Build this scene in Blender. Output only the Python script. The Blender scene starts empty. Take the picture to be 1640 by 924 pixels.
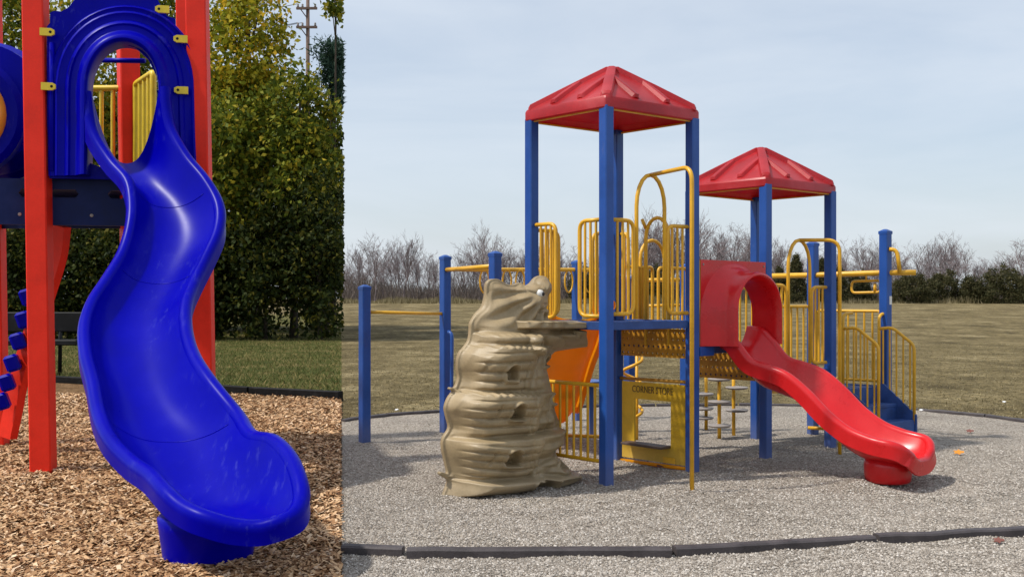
import bpy, math, random
import numpy as np
from mathutils import Vector, Matrix
from mathutils.geometry import delaunay_2d_cdt
random.seed(7)
RNG = np.random.default_rng(7)
SC = bpy.context.scene
COL = SC.collection
PI = math.pi
V = Vector
UP = V((0, 0, 1))

# ------------------------------------------------------------------ helpers
# The camera stands at (0,0,H) looking along +Y: at(x,y,Y) is the place at depth Y.
F, CX, HY, H = 1675.0, 820.0, 478.0, 1.7
def at(px, py, Y): return V(((px - CX) * Y / F, Y, H + (HY - py) * Y / F))
def gnd(px, py):
    Y = F * H / (py - HY)
    return V(((px - CX) * Y / F, Y, 0))
def field_z(x, y):
    return -0.012 + max(0.0, y - 45.0) * 0.0188 - max(0.0, y - 125.0) * 0.0188

WORLD_LOC = {}
class MB:
    def __init__(s): s.v, s.f = [], []
    def add(s, verts, faces):
        n = len(s.v)
        s.v += [tuple(p) for p in verts]
        s.f += [tuple(i + n for i in q) for q in faces]
        return s
    def box(s, c, hx, hy, hz, ax=V((1, 0, 0)), ay=V((0, 1, 0)), az=UP, bev=0.0):
        c = V(c)
        if bev <= 0:
            P = [c + ax * (sx * hx) + ay * (sy * hy) + az * (sz * hz) for sz in (-1, 1) for sx, sy in ((-1, -1), (1, -1), (1, 1), (-1, 1))]
            return s.add(P, [(3, 2, 1, 0), (4, 5, 6, 7), (0, 1, 5, 4), (1, 2, 6, 5), (2, 3, 7, 6), (3, 0, 4, 7)])
        b = bev
        def ring(x, y, z):
            o = []
            for sx, sy, first in ((-1, -1, 0), (1, -1, 1), (1, 1, 0), (-1, 1, 1)):
                a = (sx * x, sy * (y - b)); d = (sx * (x - b), sy * y)
                o += [a, d] if first == 0 else [d, a]
            return [c + ax * p + ay * q + az * z for p, q in o]
        def ring2(x, y, z):
            return ring(x, y, z)
        R = [ring(hx - b, hy - b, -hz), ring(hx, hy, -hz + b), ring(hx, hy, hz - b), ring(hx - b, hy - b, hz)]
        return s.loft(R, True, True, True)
    def loft(s, rings, closed=True, cap0=False, cap1=False):
        n = len(rings[0]); vs = [p for r in rings for p in r]; fs = []
        for i in range(len(rings) - 1):
            for j in range(n if closed else n - 1):
                k = (j + 1) % n
                fs.append((i * n + j, i * n + k, (i + 1) * n + k, (i + 1) * n + j))
        if cap0: fs.append(tuple(range(n - 1, -1, -1)))
        if cap1: fs.append(tuple((len(rings) - 1) * n + j for j in range(n)))
        return s.add(vs, fs)
    def tube(s, path, r, n=8, caps=True, closed=False):
        path = [V(p) for p in path]
        m = len(path)
        rs = r if isinstance(r, (list, tuple)) else [r] * m
        T = []
        for i in range(m):
            if closed: t = path[(i + 1) % m] - path[i - 1]
            else: t = path[min(i + 1, m - 1)] - path[max(i - 1, 0)]
            T.append(t.normalized())
        a = UP if abs(T[0].z) < .9 else V((1, 0, 0))
        nrm = (a - T[0] * a.dot(T[0])).normalized()
        rings = []
        for i in range(m):
            nrm = (nrm - T[i] * nrm.dot(T[i])).normalized()
            b = T[i].cross(nrm)
            rings.append([path[i] + (nrm * math.cos(2 * PI * j / n) + b * math.sin(2 * PI * j / n)) * rs[i] for j in range(n)])
        if closed: rings.append(rings[0]); return s.loft(rings, True)
        return s.loft(rings, True, caps, caps)
    def lathe(s, prof, c, axis=UP, n=24, cap0=True, cap1=True):
        axis = V(axis).normalized()
        a = V((1, 0, 0)) if abs(axis.x) < .9 else V((0, 1, 0))
        a = (a - axis * a.dot(axis)).normalized(); b = axis.cross(a)
        R = [[V(c) + axis * h + (a * math.cos(2 * PI * j / n) + b * math.sin(2 * PI * j / n)) * r for j in range(n)] for r, h in prof]
        return s.loft(R, True, cap0, cap1)
    def poly(s, outline, holes, origin, ax, ay, th):
        """flat plate with holes in the plane (ax, ay), thickness th along ax x ay"""
        pts, edges, faces = [], [], []
        for loop in [outline] + holes:
            n0 = len(pts); pts += [V((p[0], p[1])) for p in loop]
            edges += [(n0 + i, n0 + (i + 1) % len(loop)) for i in range(len(loop))]
        r = delaunay_2d_cdt(pts, edges, [], 2 if holes else 1, 1e-6)
        if holes:
            vs, es, fs = r[0], r[1], r[2]
            def inside(p, lp):
                c = False; j = len(lp) - 1
                for i in range(len(lp)):
                    if (lp[i][1] > p.y) != (lp[j][1] > p.y) and p.x < (lp[j][0] - lp[i][0]) * (p.y - lp[i][1]) / (lp[j][1] - lp[i][1]) + lp[i][0]: c = not c
                    j = i
                return c
            keep = []
            for f in delaunay_2d_cdt(pts, edges, [], 0, 1e-6)[2]:
                m = (pts[f[0]] + pts[f[1]] + pts[f[2]]) / 3
                if inside(m, outline) and not any(inside(m, h) for h in holes): keep.append(tuple(f))
            vs, fs = pts, keep
        else: vs, fs = r[0], [tuple(f) for f in r[2]]
        nz = ax.cross(ay).normalized()
        n = len(vs)
        A = [origin + ax * p.x + ay * p.y + nz * (th / 2) for p in vs]
        B = [origin + ax * p.x + ay * p.y - nz * (th / 2) for p in vs]
        F_ = []
        cnt = {}
        for f in fs:
            f = list(f)
            a, b, c = vs[f[0]], vs[f[1]], vs[f[2]]
            if (b - a).cross(c - a) < 0: f.reverse()
            F_.append(tuple(f)); F_.append(tuple(i + n for i in reversed(f)))
            for i in range(len(f)):
                cnt[(f[i], f[(i + 1) % len(f)])] = 1
        for (i, j) in cnt:
            if (j, i) not in cnt: F_.append((j, i, i + n, j + n))
        return s.add(A + B, F_)
    def build(s, name, mat, parent=None, smooth=False, auto=None):
        P = np.array(s.v, dtype=float)
        c = (P.min(0) + P.max(0)) / 2
        me = bpy.data.meshes.new(name)
        me.from_pydata((P - c).tolist(), [], s.f)
        me.materials.append(mat)
        if smooth or auto:
            me.polygons.foreach_set('use_smooth', [True] * len(me.polygons))
        if auto: me.set_sharp_from_angle(angle=math.radians(auto))
        o = bpy.data.objects.new(name, me); COL.objects.link(o)
        place(o, V(c), parent)
        return o

def place(o, loc, parent=None):
    WORLD_LOC[o.name] = V(loc)
    if parent:
        o.parent = parent
        o.location = V(loc) - WORLD_LOC[parent.name]
    else: o.location = loc
def tag(o, label=None, cat=None, group=None, kind=None):
    if label: o['label'] = label
    if cat: o['category'] = cat
    if group: o['group'] = group
    if kind: o['kind'] = kind
    return o
def empty(name, loc, label, cat, group=None):
    o = bpy.data.objects.new(name, None); COL.objects.link(o)
    o.empty_display_size = .2
    place(o, V(loc)); return tag(o, label, cat, group)

def rounded(pts, r, n=5):
    pts = [V(p) for p in pts]; out = [pts[0]]
    for i in range(1, len(pts) - 1):
        a, b, c = pts[i - 1], pts[i], pts[i + 1]
        d1 = min(r, (a - b).length * .49); d2 = min(r, (c - b).length * .49)
        p, q = b + (a - b).normalized() * d1, b + (c - b).normalized() * d2
        for k in range(n + 1):
            t = k / n
            out.append(p * (1 - t) ** 2 + b * 2 * t * (1 - t) + q * t * t)
    out.append(pts[-1]); return out
def rounded_closed(pts, r, n=5):
    pts = [V(p) for p in pts]; out = []; m = len(pts)
    for i in range(m):
        a, b, c = pts[i - 1], pts[i], pts[(i + 1) % m]
        d1 = min(r, (a - b).length * .49); d2 = min(r, (c - b).length * .49)
        p, q = b + (a - b).normalized() * d1, b + (c - b).normalized() * d2
        for k in range(n + 1):
            t = k / n
            out.append(p * (1 - t) ** 2 + b * 2 * t * (1 - t) + q * t * t)
    return out
def spline(P, sub):
    """Catmull-Rom through an (n,k) array"""
    P = np.array(P, float); n = len(P); out = []
    for i in range(n - 1):
        p0, p1, p2, p3 = P[max(i - 1, 0)], P[i], P[i + 1], P[min(i + 2, n - 1)]
        for k in range(sub):
            t = k / sub
            out.append(.5 * ((2 * p1) + (-p0 + p2) * t + (2 * p0 - 5 * p1 + 4 * p2 - p3) * t * t + (-p0 + 3 * p1 - 3 * p2 + p3) * t ** 3))
    out.append(P[-1]); return np.array(out)

# ------------------------------------------------------------------ materials
def new_mat(name):
    m = bpy.data.materials.new(name); m.use_nodes = True
    nt = m.node_tree
    b = next(n for n in nt.nodes if n.type == 'BSDF_PRINCIPLED')
    return m, nt, b
def nd(nt, t, **kw):
    n = nt.nodes.new(t)
    for k, v in kw.items():
        if k in n.inputs: n.inputs[k].default_value = v
        else: setattr(n, k, v)
    return n
def ramp(nt, stops, fac, interp='LINEAR'):
    r = nt.nodes.new('ShaderNodeValToRGB'); e = r.color_ramp.elements
    r.color_ramp.interpolation = interp
    while len(e) < len(stops): e.new(.5)
    for i, (p, c) in enumerate(stops):
        e[i].position = p; e[i].color = (*c, 1)
    nt.links.new(fac, r.inputs[0]); return r.outputs[0]
def coat(name, col, rough=.4, dirt=.12, scale=3.0, bump=.0, spec=.5, coatw=0.0, fade=None, dust=None):
    """painted metal / moulded plastic with faint wear, dust and scuffs"""
    m, nt, b = new_mat(name); L = nt.links.new
    tc = nd(nt, 'ShaderNodeNewGeometry')
    n1 = nd(nt, 'ShaderNodeTexNoise', Scale=scale, Detail=6.0, Roughness=.6)
    L(tc.outputs['Position'], n1.inputs['Vector'])
    c2 = tuple(min(1, x * (1 - dirt * 1.6)) for x in col); c3 = fade or tuple(min(1, x * (1 + dirt) + .012 * dirt * 4) for x in col)
    cr = ramp(nt, [(.32, c2), (.5, col), (.72, c3)], n1.outputs['Fac'])
    n2 = nd(nt, 'ShaderNodeTexNoise', Scale=60.0, Detail=4.0, Roughness=.7)
    L(tc.outputs['Position'], n2.inputs['Vector'])
    mx = nd(nt, 'ShaderNodeMix', data_type='RGBA', blend_type='MULTIPLY'); mx.inputs[0].default_value = dirt * 2
    L(cr, mx.inputs[6])
    L(ramp(nt, [(.35, (.6, .6, .6)), (.6, (1, 1, 1))], n2.outputs['Fac']), mx.inputs[7])
    outc = mx.outputs[2]
    if dust:                                   # dust splashed on the foot of the thing, up to a given height
        sp = nd(nt, 'ShaderNodeSeparateXYZ'); L(tc.outputs['Position'], sp.inputs[0])
        mr = nd(nt, 'ShaderNodeMapRange'); mr.inputs[1].default_value = 0; mr.inputs[2].default_value = .35
        mr.inputs[3].default_value = .45; mr.inputs[4].default_value = 0
        L(sp.outputs[2], mr.inputs[0])
        mm = nd(nt, 'ShaderNodeMath', operation='MULTIPLY'); L(mr.outputs[0], mm.inputs[0]); L(n1.outputs['Fac'], mm.inputs[1])
        m2 = nd(nt, 'ShaderNodeMix', data_type='RGBA'); L(mm.outputs[0], m2.inputs[0]); L(outc, m2.inputs[6]); m2.inputs[7].default_value = (*dust, 1)
        outc = m2.outputs[2]
    L(outc, b.inputs['Base Color'])
    mr = nd(nt, 'ShaderNodeMapRange'); mr.inputs[3].default_value = max(.05, rough - .1); mr.inputs[4].default_value = rough + .15
    L(n1.outputs['Fac'], mr.inputs[0]); L(mr.outputs[0], b.inputs['Roughness'])
    b.inputs['Specular IOR Level'].default_value = spec
    b.inputs['Coat Weight'].default_value = coatw; b.inputs['Coat Roughness'].default_value = .15
    if bump:
        bp = nd(nt, 'ShaderNodeBump', Strength=bump, Distance=.004); L(n2.outputs['Fac'], bp.inputs['Height']); L(bp.outputs[0], b.inputs['Normal'])
    return m
def translucent(m, col, w):
    nt = m.node_tree; b = next(n for n in nt.nodes if n.type == 'BSDF_PRINCIPLED'); out = next(n for n in nt.nodes if n.type == 'OUTPUT_MATERIAL')
    t = nd(nt, 'ShaderNodeBsdfTranslucent', Color=(*col, 1)); mx = nd(nt, 'ShaderNodeMixShader'); mx.inputs[0].default_value = w
    nt.links.new(b.outputs[0], mx.inputs[1]); nt.links.new(t.outputs[0], mx.inputs[2]); nt.links.new(mx.outputs[0], out.inputs[0])
    return m
DUST = (.33, .30, .26)
M = {}
M['blue'] = coat('blue_painted_steel', (.010, .075, .33), .36, .12, 2.5, .05, dust=DUST)
M['deckblue'] = coat('blue_vinyl_deck', (.022, .07, .25), .55, .2, 6, .2)
M['yellow'] = coat('yellow_painted_steel', (.80, .43, .022), .35, .12, 4, .05)
M['yellowpanel'] = coat('yellow_plastic_panel', (.70, .42, .015), .42, .12, 3, .05, dust=DUST)
M['orangepanel'] = coat('orange_perforated_panel', (.52, .24, .012), .5, .15, 4)
M['orange'] = translucent(coat('orange_plastic', (.90, .38, .006), .4, .08, 2, spec=.25), (.95, .36, .01), .35)
M['roof'] = translucent(coat('faded_red_roof_plastic', (.52, .022, .028), .36, .16, 2.2, .1, fade=(.62, .075, .085)), (.95, .03, .01), .28)
M['red'] = coat('red_slide_plastic', (.62, .010, .013), .27, .08, 3, .04, spec=.4, coatw=.12)
M['tan'] = coat('tan_moulded_plastic', (.36, .270, .148), .46, .14, 5, .2, dust=(.42, .37, .29))
M['dark'] = coat('dark_lettering', (.16, .09, .02), .6)
M['white'] = coat('white_paint', (.75, .74, .7), .5)
M['black'] = coat('black_paint', (.012, .012, .014), .4)
M['greydisc'] = coat('grey_step_plastic', (.30, .27, .25), .6)
M['lblue'] = coat('deep_blue_slide_plastic', (.0, .0, .35), .3, .08, 1.6, .03, spec=.08)
def scuff(m, col, amt, scale, axis=(1, .35, .35)):
    nt = m.node_tree; b = next(n for n in nt.nodes if n.type == 'BSDF_PRINCIPLED'); L = nt.links.new
    src = b.inputs['Base Color'].links[0].from_socket
    g = nd(nt, 'ShaderNodeNewGeometry'); mp = nd(nt, 'ShaderNodeMapping'); mp.inputs['Scale'].default_value = axis; L(g.outputs['Position'], mp.inputs['Vector'])
    n1 = nd(nt, 'ShaderNodeTexNoise', Scale=scale, Detail=8.0, Roughness=.72); L(mp.outputs[0], n1.inputs['Vector'])
    n2 = nd(nt, 'ShaderNodeTexNoise', Scale=scale * .12, Detail=3.0, Roughness=.5); L(mp.outputs[0], n2.inputs['Vector'])
    f1 = ramp(nt, [(.56, (0, 0, 0)), (.72, (1, 1, 1))], n1.outputs['Fac']); f2 = ramp(nt, [(.45, (0, 0, 0)), (.65, (1, 1, 1))], n2.outputs['Fac'])
    mm = nd(nt, 'ShaderNodeMath', operation='MULTIPLY'); L(f1, mm.inputs[0]); L(f2, mm.inputs[1])
    m2 = nd(nt, 'ShaderNodeMath', operation='MULTIPLY'); m2.inputs[1].default_value = amt; L(mm.outputs[0], m2.inputs[0])
    mx = nd(nt, 'ShaderNodeMix', data_type='RGBA'); L(m2.outputs[0], mx.inputs[0]); L(src, mx.inputs[6]); mx.inputs[7].default_value = (*col, 1); L(mx.outputs[2], b.inputs['Base Color'])
M['ldeck'] = coat('navy_deck_panel', (.003, .012, .085), .5, .15, 4, spec=.2)
M['lred'] = coat('bright_red_post_paint', (.88, .030, .010), .5, .08, 3, .08, spec=.25)
M['lyellow'] = coat('yellow_rail_paint', (.85, .62, .03), .4, .1, 4)
M['lgold'] = coat('golden_plastic_dome', (.85, .46, .015), .3, .08, 3)
M['bench'] = coat('black_bench_plastic', (.010, .010, .011), .55, .2, 4, spec=.2)
M['pole'] = coat('weathered_pole_wood', (.16, .10, .075), .8, .3, 3)
M['wire'] = coat('dark_cable', (.03, .03, .035), .6)
M['timber'] = coat('black_rubber_border_timber', (.045, .036, .040), .6, .35, 5, .6, dust=(.13, .11, .10))
M['edge'] = coat('black_plastic_edging', (.007, .006, .006), .6, .3, 5, .4, spec=.15)

scuff(M['lblue'], (.07, .08, .42), .75, 16); scuff(M['red'], (.50, .12, .11), .45, 22); scuff(M['blue'], (.10, .14, .30), .5, 26, (1, 1, .3))
scuff(M['lred'], (.45, .02, .01), .35, 14, (1, 1, .25)); scuff(M['tan'], (.20, .14, .08), .55, 14, (1, 1, 1)); scuff(M['yellowpanel'], (.35, .22, .06), .6, 12, (1, 1, .5))
def gravel_mat():
    m, nt, b = new_mat('pea_gravel'); L = nt.links.new
    g = nd(nt, 'ShaderNodeNewGeometry'); P = g.outputs['Position']
    v1 = nd(nt, 'ShaderNodeTexVoronoi', Scale=74.0, Randomness=1.0); L(P, v1.inputs['Vector'])
    v2 = nd(nt, 'ShaderNodeTexVoronoi', Scale=34.0, Randomness=1.0); L(P, v2.inputs['Vector'])
    sp = nd(nt, 'ShaderNodeSeparateColor'); L(v1.outputs['Color'], sp.inputs[0])
    col = ramp(nt, [(0, (.20, .17, .138)), (.3, (.325, .288, .243)), (.6, (.43, .388, .338)), (.85, (.54, .49, .43)), (1, (.66, .61, .545))], sp.outputs[0])
    sp2 = nd(nt, 'ShaderNodeSeparateColor'); L(v2.outputs['Color'], sp2.inputs[0])
    m1 = nd(nt, 'ShaderNodeMix', data_type='RGBA', blend_type='MULTIPLY'); m1.inputs[0].default_value = .55
    L(col, m1.inputs[6]); L(ramp(nt, [(0, (.62, .58, .54)), (.5, (1, .98, .95)), (1, (1.2, 1.2, 1.2))], sp2.outputs[1]), m1.inputs[7])
    n = nd(nt, 'ShaderNodeTexNoise', Scale=.9, Detail=5.0, Roughness=.65); L(P, n.inputs['Vector'])
    m2 = nd(nt, 'ShaderNodeMix', data_type='RGBA', blend_type='MULTIPLY'); m2.inputs[0].default_value = 1
    L(m1.outputs[2], m2.inputs[6]); L(ramp(nt, [(.3, (.78, .755, .72)), (.5, (1.02, 1.0, .975)), (.7, (1.14, 1.12, 1.08))], n.outputs['Fac']), m2.inputs[7])
    L(m2.outputs[2], b.inputs['Base Color'])
    b.inputs['Roughness'].default_value = .85; b.inputs['Specular IOR Level'].default_value = .25
    inv = nd(nt, 'ShaderNodeMath', operation='MULTIPLY_ADD'); inv.inputs[1].default_value = -1.0; inv.inputs[2].default_value = 1.0
    L(v1.outputs['Distance'], inv.inputs[0])
    inv2 = nd(nt, 'ShaderNodeMath', operation='MULTIPLY_ADD'); inv2.inputs[1].default_value = -1.2
    L(v2.outputs['Distance'], inv2.inputs[0]); L(inv.outputs[0], inv2.inputs[2])
    bp = nd(nt, 'ShaderNodeBump', Strength=1.0, Distance=.022); L(inv2.outputs[0], bp.inputs['Height']); L(bp.outputs[0], b.inputs['Normal'])
    return m
def field_mat(name, a, c, d, e, scale=1.0):
    m, nt, b = new_mat(name); L = nt.links.new
    g = nd(nt, 'ShaderNodeNewGeometry'); P = g.outputs['Position']
    mp = nd(nt, 'ShaderNodeMapping'); mp.inputs['Scale'].default_value = (.9, .75, 1); L(P, mp.inputs['Vector'])
    n1 = nd(nt, 'ShaderNodeTexNoise', Scale=.55 * scale, Detail=8.0, Roughness=.7); L(mp.outputs[0], n1.inputs['Vector'])
    n2 = nd(nt, 'ShaderNodeTexNoise', Scale=5.0 * scale, Detail=6.0, Roughness=.75); L(mp.outputs[0], n2.inputs['Vector'])
    n3 = nd(nt, 'ShaderNodeTexNoise', Scale=38.0, Detail=3.0, Roughness=.8); L(P, n3.inputs['Vector'])
    c1 = ramp(nt, [(.36, a), (.48, c), (.57, d), (.66, e)], n1.outputs['Fac'])
    mx = nd(nt, 'ShaderNodeMix', data_type='RGBA', blend_type='MULTIPLY'); mx.inputs[0].default_value = .9
    L(c1, mx.inputs[6]); L(ramp(nt, [(.34, (.46, .43, .36)), (.5, (1, 1, 1)), (.64, (1.6, 1.55, 1.45))], n2.outputs['Fac']), mx.inputs[7])
    m3 = nd(nt, 'ShaderNodeMix', data_type='RGBA', blend_type='MULTIPLY'); m3.inputs[0].default_value = .8
    L(mx.outputs[2], m3.inputs[6]); L(ramp(nt, [(.3, (.45, .45, .42)), (.55, (1.05, 1.05, 1.0)), (.75, (1.6, 1.55, 1.4))], n3.outputs['Fac']), m3.inputs[7])
    L(m3.outputs[2], b.inputs['Base Color']); b.inputs['Roughness'].default_value = .95; b.inputs['Specular IOR Level'].default_value = .1
    ad = nd(nt, 'ShaderNodeMath', operation='MULTIPLY_ADD'); ad.inputs[1].default_value = .35
    L(n3.outputs['Fac'], ad.inputs[0]); L(n2.outputs['Fac'], ad.inputs[2])
    bp = nd(nt, 'ShaderNodeBump', Strength=.8, Distance=.10); L(ad.outputs[0], bp.inputs['Height']); L(bp.outputs[0], b.inputs['Normal'])
    return m
M['gravel'] = gravel_mat()
M['field'] = field_mat('dry_winter_grass', (.100, .078, .040), (.17, .134, .068), (.23, .183, .098), (.33, .27, .155))
M['lawn'] = field_mat('patchy_lawn', (.055, .07, .02), (.10, .105, .03), (.17, .14, .055), (.24, .18, .08), 1.6)
M['mulchbase'] = field_mat('wood_chip_base', (.16, .085, .04), (.24, .14, .07), (.30, .18, .095), (.36, .23, .13), 6.0)
def island_mat(name, stops, rough=.8, trans=None, spec=.2):
    m, nt, b = new_mat(name); L = nt.links.new
    g = nd(nt, 'ShaderNodeNewGeometry')
    c = ramp(nt, stops, g.outputs['Random Per Island'])
    L(c, b.inputs['Base Color']); b.inputs['Roughness'].default_value = rough; b.inputs['Specular IOR Level'].default_value = spec
    if trans:
        out = next(n for n in nt.nodes if n.type == 'OUTPUT_MATERIAL')
        t = nd(nt, 'ShaderNodeBsdfTranslucent'); L(c, t.inputs[0]); mx = nd(nt, 'ShaderNodeMixShader'); mx.inputs[0].default_value = trans
        L(b.outputs[0], mx.inputs[1]); L(t.outputs[0], mx.inputs[2]); L(mx.outputs[0], out.inputs[0])
    return m
M['chips'] = island_mat('wood_chips', [(0, (.14, .065, .03)), (.25, (.34, .18, .085)), (.58, (.56, .335, .17)), (.87, (.71, .475, .27)), (1, (.80, .60, .41))], .8)
M['stones'] = island_mat('gravel_stones', [(0, (.19, .16, .13)), (.4, (.34, .30, .255)), (.8, (.47, .425, .37)), (1, (.63, .58, .52))], .8)
M['strawblade'] = island_mat('dry_grass_blades', [(0, (.12, .10, .045)), (.5, (.24, .195, .10)), (1, (.38, .32, .19))], .9, .2)
M['lawnblade'] = island_mat('lawn_blades', [(0, (.05, .07, .015)), (.5, (.11, .13, .035)), (.8, (.20, .18, .06)), (1, (.36, .26, .11))], .9, .2)
def leafm(n, a, b_, c, d): return island_mat(n, [(0, a), (.45, b_), (.8, c), (1, d)], .65, .34, .15)
M['leaf_yellow'] = leafm('yellow_green_leaves', (.11, .14, .012), (.29, .29, .022), (.54, .43, .03), (.76, .46, .035))
M['leaf_green'] = leafm('green_leaves', (.045, .07, .010), (.12, .155, .016), (.25, .255, .024), (.50, .38, .035))
M['leaf_dark'] = leafm('dark_green_leaves', (.012, .022, .005), (.028, .042, .008), (.06, .075, .014), (.16, .14, .022))
M['needle'] = leafm('blue_green_needles', (.02, .05, .035), (.04, .08, .055), (.06, .11, .075), (.09, .14, .10))
M['conifer'] = leafm('dull_conifer_foliage', (.038, .042, .018), (.07, .072, .030), (.11, .10, .043), (.17, .14, .065))
M['bark'] = coat('hazed_grey_brown_bark', (.215, .172, .172), .9, .3, 2)  # lightened bark: the faint haze over the far trees is put into this colour
M['twig'] = island_mat('thicket_twigs', [(0, (.08, .065, .06)), (.5, (.15, .125, .115)), (1, (.24, .19, .15))], .9)
M['wbark'] = coat('dark_bark', (.06, .045, .03), .9, .3, 4)

# ------------------------------------------------------------------ world, sun, camera
T_SUN = V((.66, .19, -1.0)).normalized()           # direction the sunlight travels
sd = -T_SUN
elev = math.asin(sd.z); az = math.atan2(sd.x, sd.y)
w = bpy.data.worlds.new('World'); SC.world = w; w.use_nodes = True
nt = w.node_tree
bg = next(n for n in nt.nodes if n.type == 'BACKGROUND')
sky = nd(nt, 'ShaderNodeTexSky'); sky.sky_type = 'NISHITA'; sky.sun_disc = False
sky.sun_elevation = elev; sky.sun_rotation = az; sky.air_density = 1.0; sky.dust_density = 2.0; sky.ozone_density = 1.5
tc = nd(nt, 'ShaderNodeTexCoord')
mp = nd(nt, 'ShaderNodeMapping'); mp.inputs['Scale'].default_value = (1.2, 1.2, 5.5); mp.inputs['Rotation'].default_value = (0.12, .22, 0)
nt.links.new(tc.outputs['Generated'], mp.inputs['Vector'])
n1 = nd(nt, 'ShaderNodeTexNoise', Scale=1.7, Detail=7.0, Roughness=.55, Distortion=.5); nt.links.new(mp.outputs[0], n1.inputs['Vector'])
fac = nd(nt, 'ShaderNodeMapRange'); fac.inputs[1].default_value = .3; fac.inputs[2].default_value = .72; fac.inputs[3].default_value = .42; fac.inputs[4].default_value = .86
nt.links.new(n1.outputs['Fac'], fac.inputs[0])
mx = nd(nt, 'ShaderNodeMix', data_type='RGBA'); nt.links.new(fac.outputs[0], mx.inputs[0])
nt.links.new(sky.outputs[0], mx.inputs[6]); mx.inputs[7].default_value = (5.3, 5.75, 6.3, 1)
nt.links.new(mx.outputs[2], bg.inputs['Color']); bg.inputs['Strength'].default_value = .112

sl = bpy.data.lights.new('sun', 'SUN'); sl.energy = 2.7; sl.angle = math.radians(2.2); sl.color = (1, .95, .87)
so = bpy.data.objects.new('sun', sl); COL.objects.link(so)
so.rotation_euler = T_SUN.to_track_quat('-Z', 'Y').to_euler(); so.location = (-20, -5, 30)
cam = bpy.data.cameras.new('camera'); cam.sensor_width = 36; cam.lens = 36 * F / 1640; cam.shift_y = (HY - 462) / 1640
cam.clip_end = 3000; cam.clip_start = .1
co = bpy.data.objects.new('camera', cam); COL.objects.link(co); co.location = (0, 0, H); co.rotation_euler = (PI / 2, 0, 0)
SC.camera = co
SC.view_settings.view_transform = 'Standard'; SC.view_settings.look = 'None'; SC.view_settings.exposure = .42; SC.view_settings.gamma = 1
SC.view_settings.use_curve_mapping = False
SC.cycles.max_bounces = 6; SC.cycles.transparent_max_bounces = 8

exec_parts = True
# ------------------------------------------------------------------ ground
SEAM = -.1630                                        # the straight edge between the wood-chip bed and the gravel bed: x = SEAM * y
def sheet(name, pts, mat, step, zf):
    pts = [V((p[0], p[1])) for p in pts]; n = len(pts)
    xs = [p.x for p in pts]; ys = [p.y for p in pts]
    grid = []
    y = min(ys) + step / 2
    arr = np.array([(p.x, p.y) for p in pts])
    def ins(x, y):
        c = False; j = n - 1
        for i in range(n):
            if (arr[i][1] > y) != (arr[j][1] > y) and x < (arr[j][0] - arr[i][0]) * (y - arr[i][1]) / (arr[j][1] - arr[i][1]) + arr[i][0]: c = not c
            j = i
        return c
    while y < max(ys):
        x = min(xs) + step / 2
        while x < max(xs):
            if ins(x, y): grid.append(V((x + random.uniform(-.2, .2) * step, y + random.uniform(-.2, .2) * step)))
            x += step
        y += step
    r = delaunay_2d_cdt(pts + grid, [(i, (i + 1) % n) for i in range(n)], [], 1, 1e-5)
    me = bpy.data.meshes.new(name)
    vs = [(p.x, p.y, zf(p.x, p.y)) for p in r[0]]
    fs = []
    for f in r[2]:
        a, b, c = (r[0][i] for i in f)
        fs.append(tuple(f) if (b - a).cross(c - a) > 0 else tuple(reversed(f)))
    me.from_pydata(vs, [], fs); me.materials.append(mat)
    me.polygons.foreach_set('use_smooth', [True] * len(fs))
    o = bpy.data.objects.new(name, me); COL.objects.link(o)
    tag(o, kind='structure'); return o
from mathutils import noise as mnoise
def lumps(x, y, a): return a * (mnoise.noise(V((x * 1.1, y * 1.1, 3))) + .6 * mnoise.noise(V((x * 3.1, y * 3.1, 9))))

mb = MB()
ys = list(np.arange(-12, 45, 3.0)) + [45, 55, 65, 75, 85, 95, 105, 115, 125, 200, 500, 1500]
xs = [-900, -300, -120, -60, -40, -25, -15, -10, -5, 0, 5, 10, 20, 30, 45, 60, 90, 120, 300, 900]
vv = [(x, y, field_z(x, y)) for y in ys for x in xs]
nx = len(xs)
mb.add(vv, [(i * nx + j, i * nx + j + 1, (i + 1) * nx + j + 1, (i + 1) * nx + j) for i in range(len(ys) - 1) for j in range(nx - 1)])
o = mb.build('field', M['field'], smooth=True); tag(o, kind='structure')

lawn_pts = [(SEAM * 14, 14), (SEAM * 45, 45), (SEAM * 75, 75), (-60, 75), (-60, 14)]
mb = MB()
lys = [12, 20, 30, 45, 55, 65, 75]
vv = []
for y in lys:
    for x in [SEAM * y, SEAM * y - 8, SEAM * y - 20, SEAM * y - 45]: vv.append((x, y, field_z(0, y) + .006))
mb.add(vv, [(i * 4 + j + 1, i * 4 + j, (i + 1) * 4 + j, (i + 1) * 4 + j + 1) for i in range(len(lys) - 1) for j in range(3)])
o = mb.build('lawn', M['lawn'], smooth=True); tag(o, kind='structure')

EDGE = [gnd(547, 641), gnd(401, 633), gnd(250, 622), gnd(83, 613.5), gnd(-60, 606)]   # foot of the black edging of the wood-chip bed
mulch_pts = [(SEAM * 2, 2), (EDGE[0].x, EDGE[0].y)] + [(p.x, p.y) for p in EDGE[1:]] + [(-14, 20), (-14, 2)]
mulch = sheet('mulch_bed', mulch_pts, M['mulchbase'], .22, lambda x, y: .012 + abs(lumps(x, y, .02)))

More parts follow.
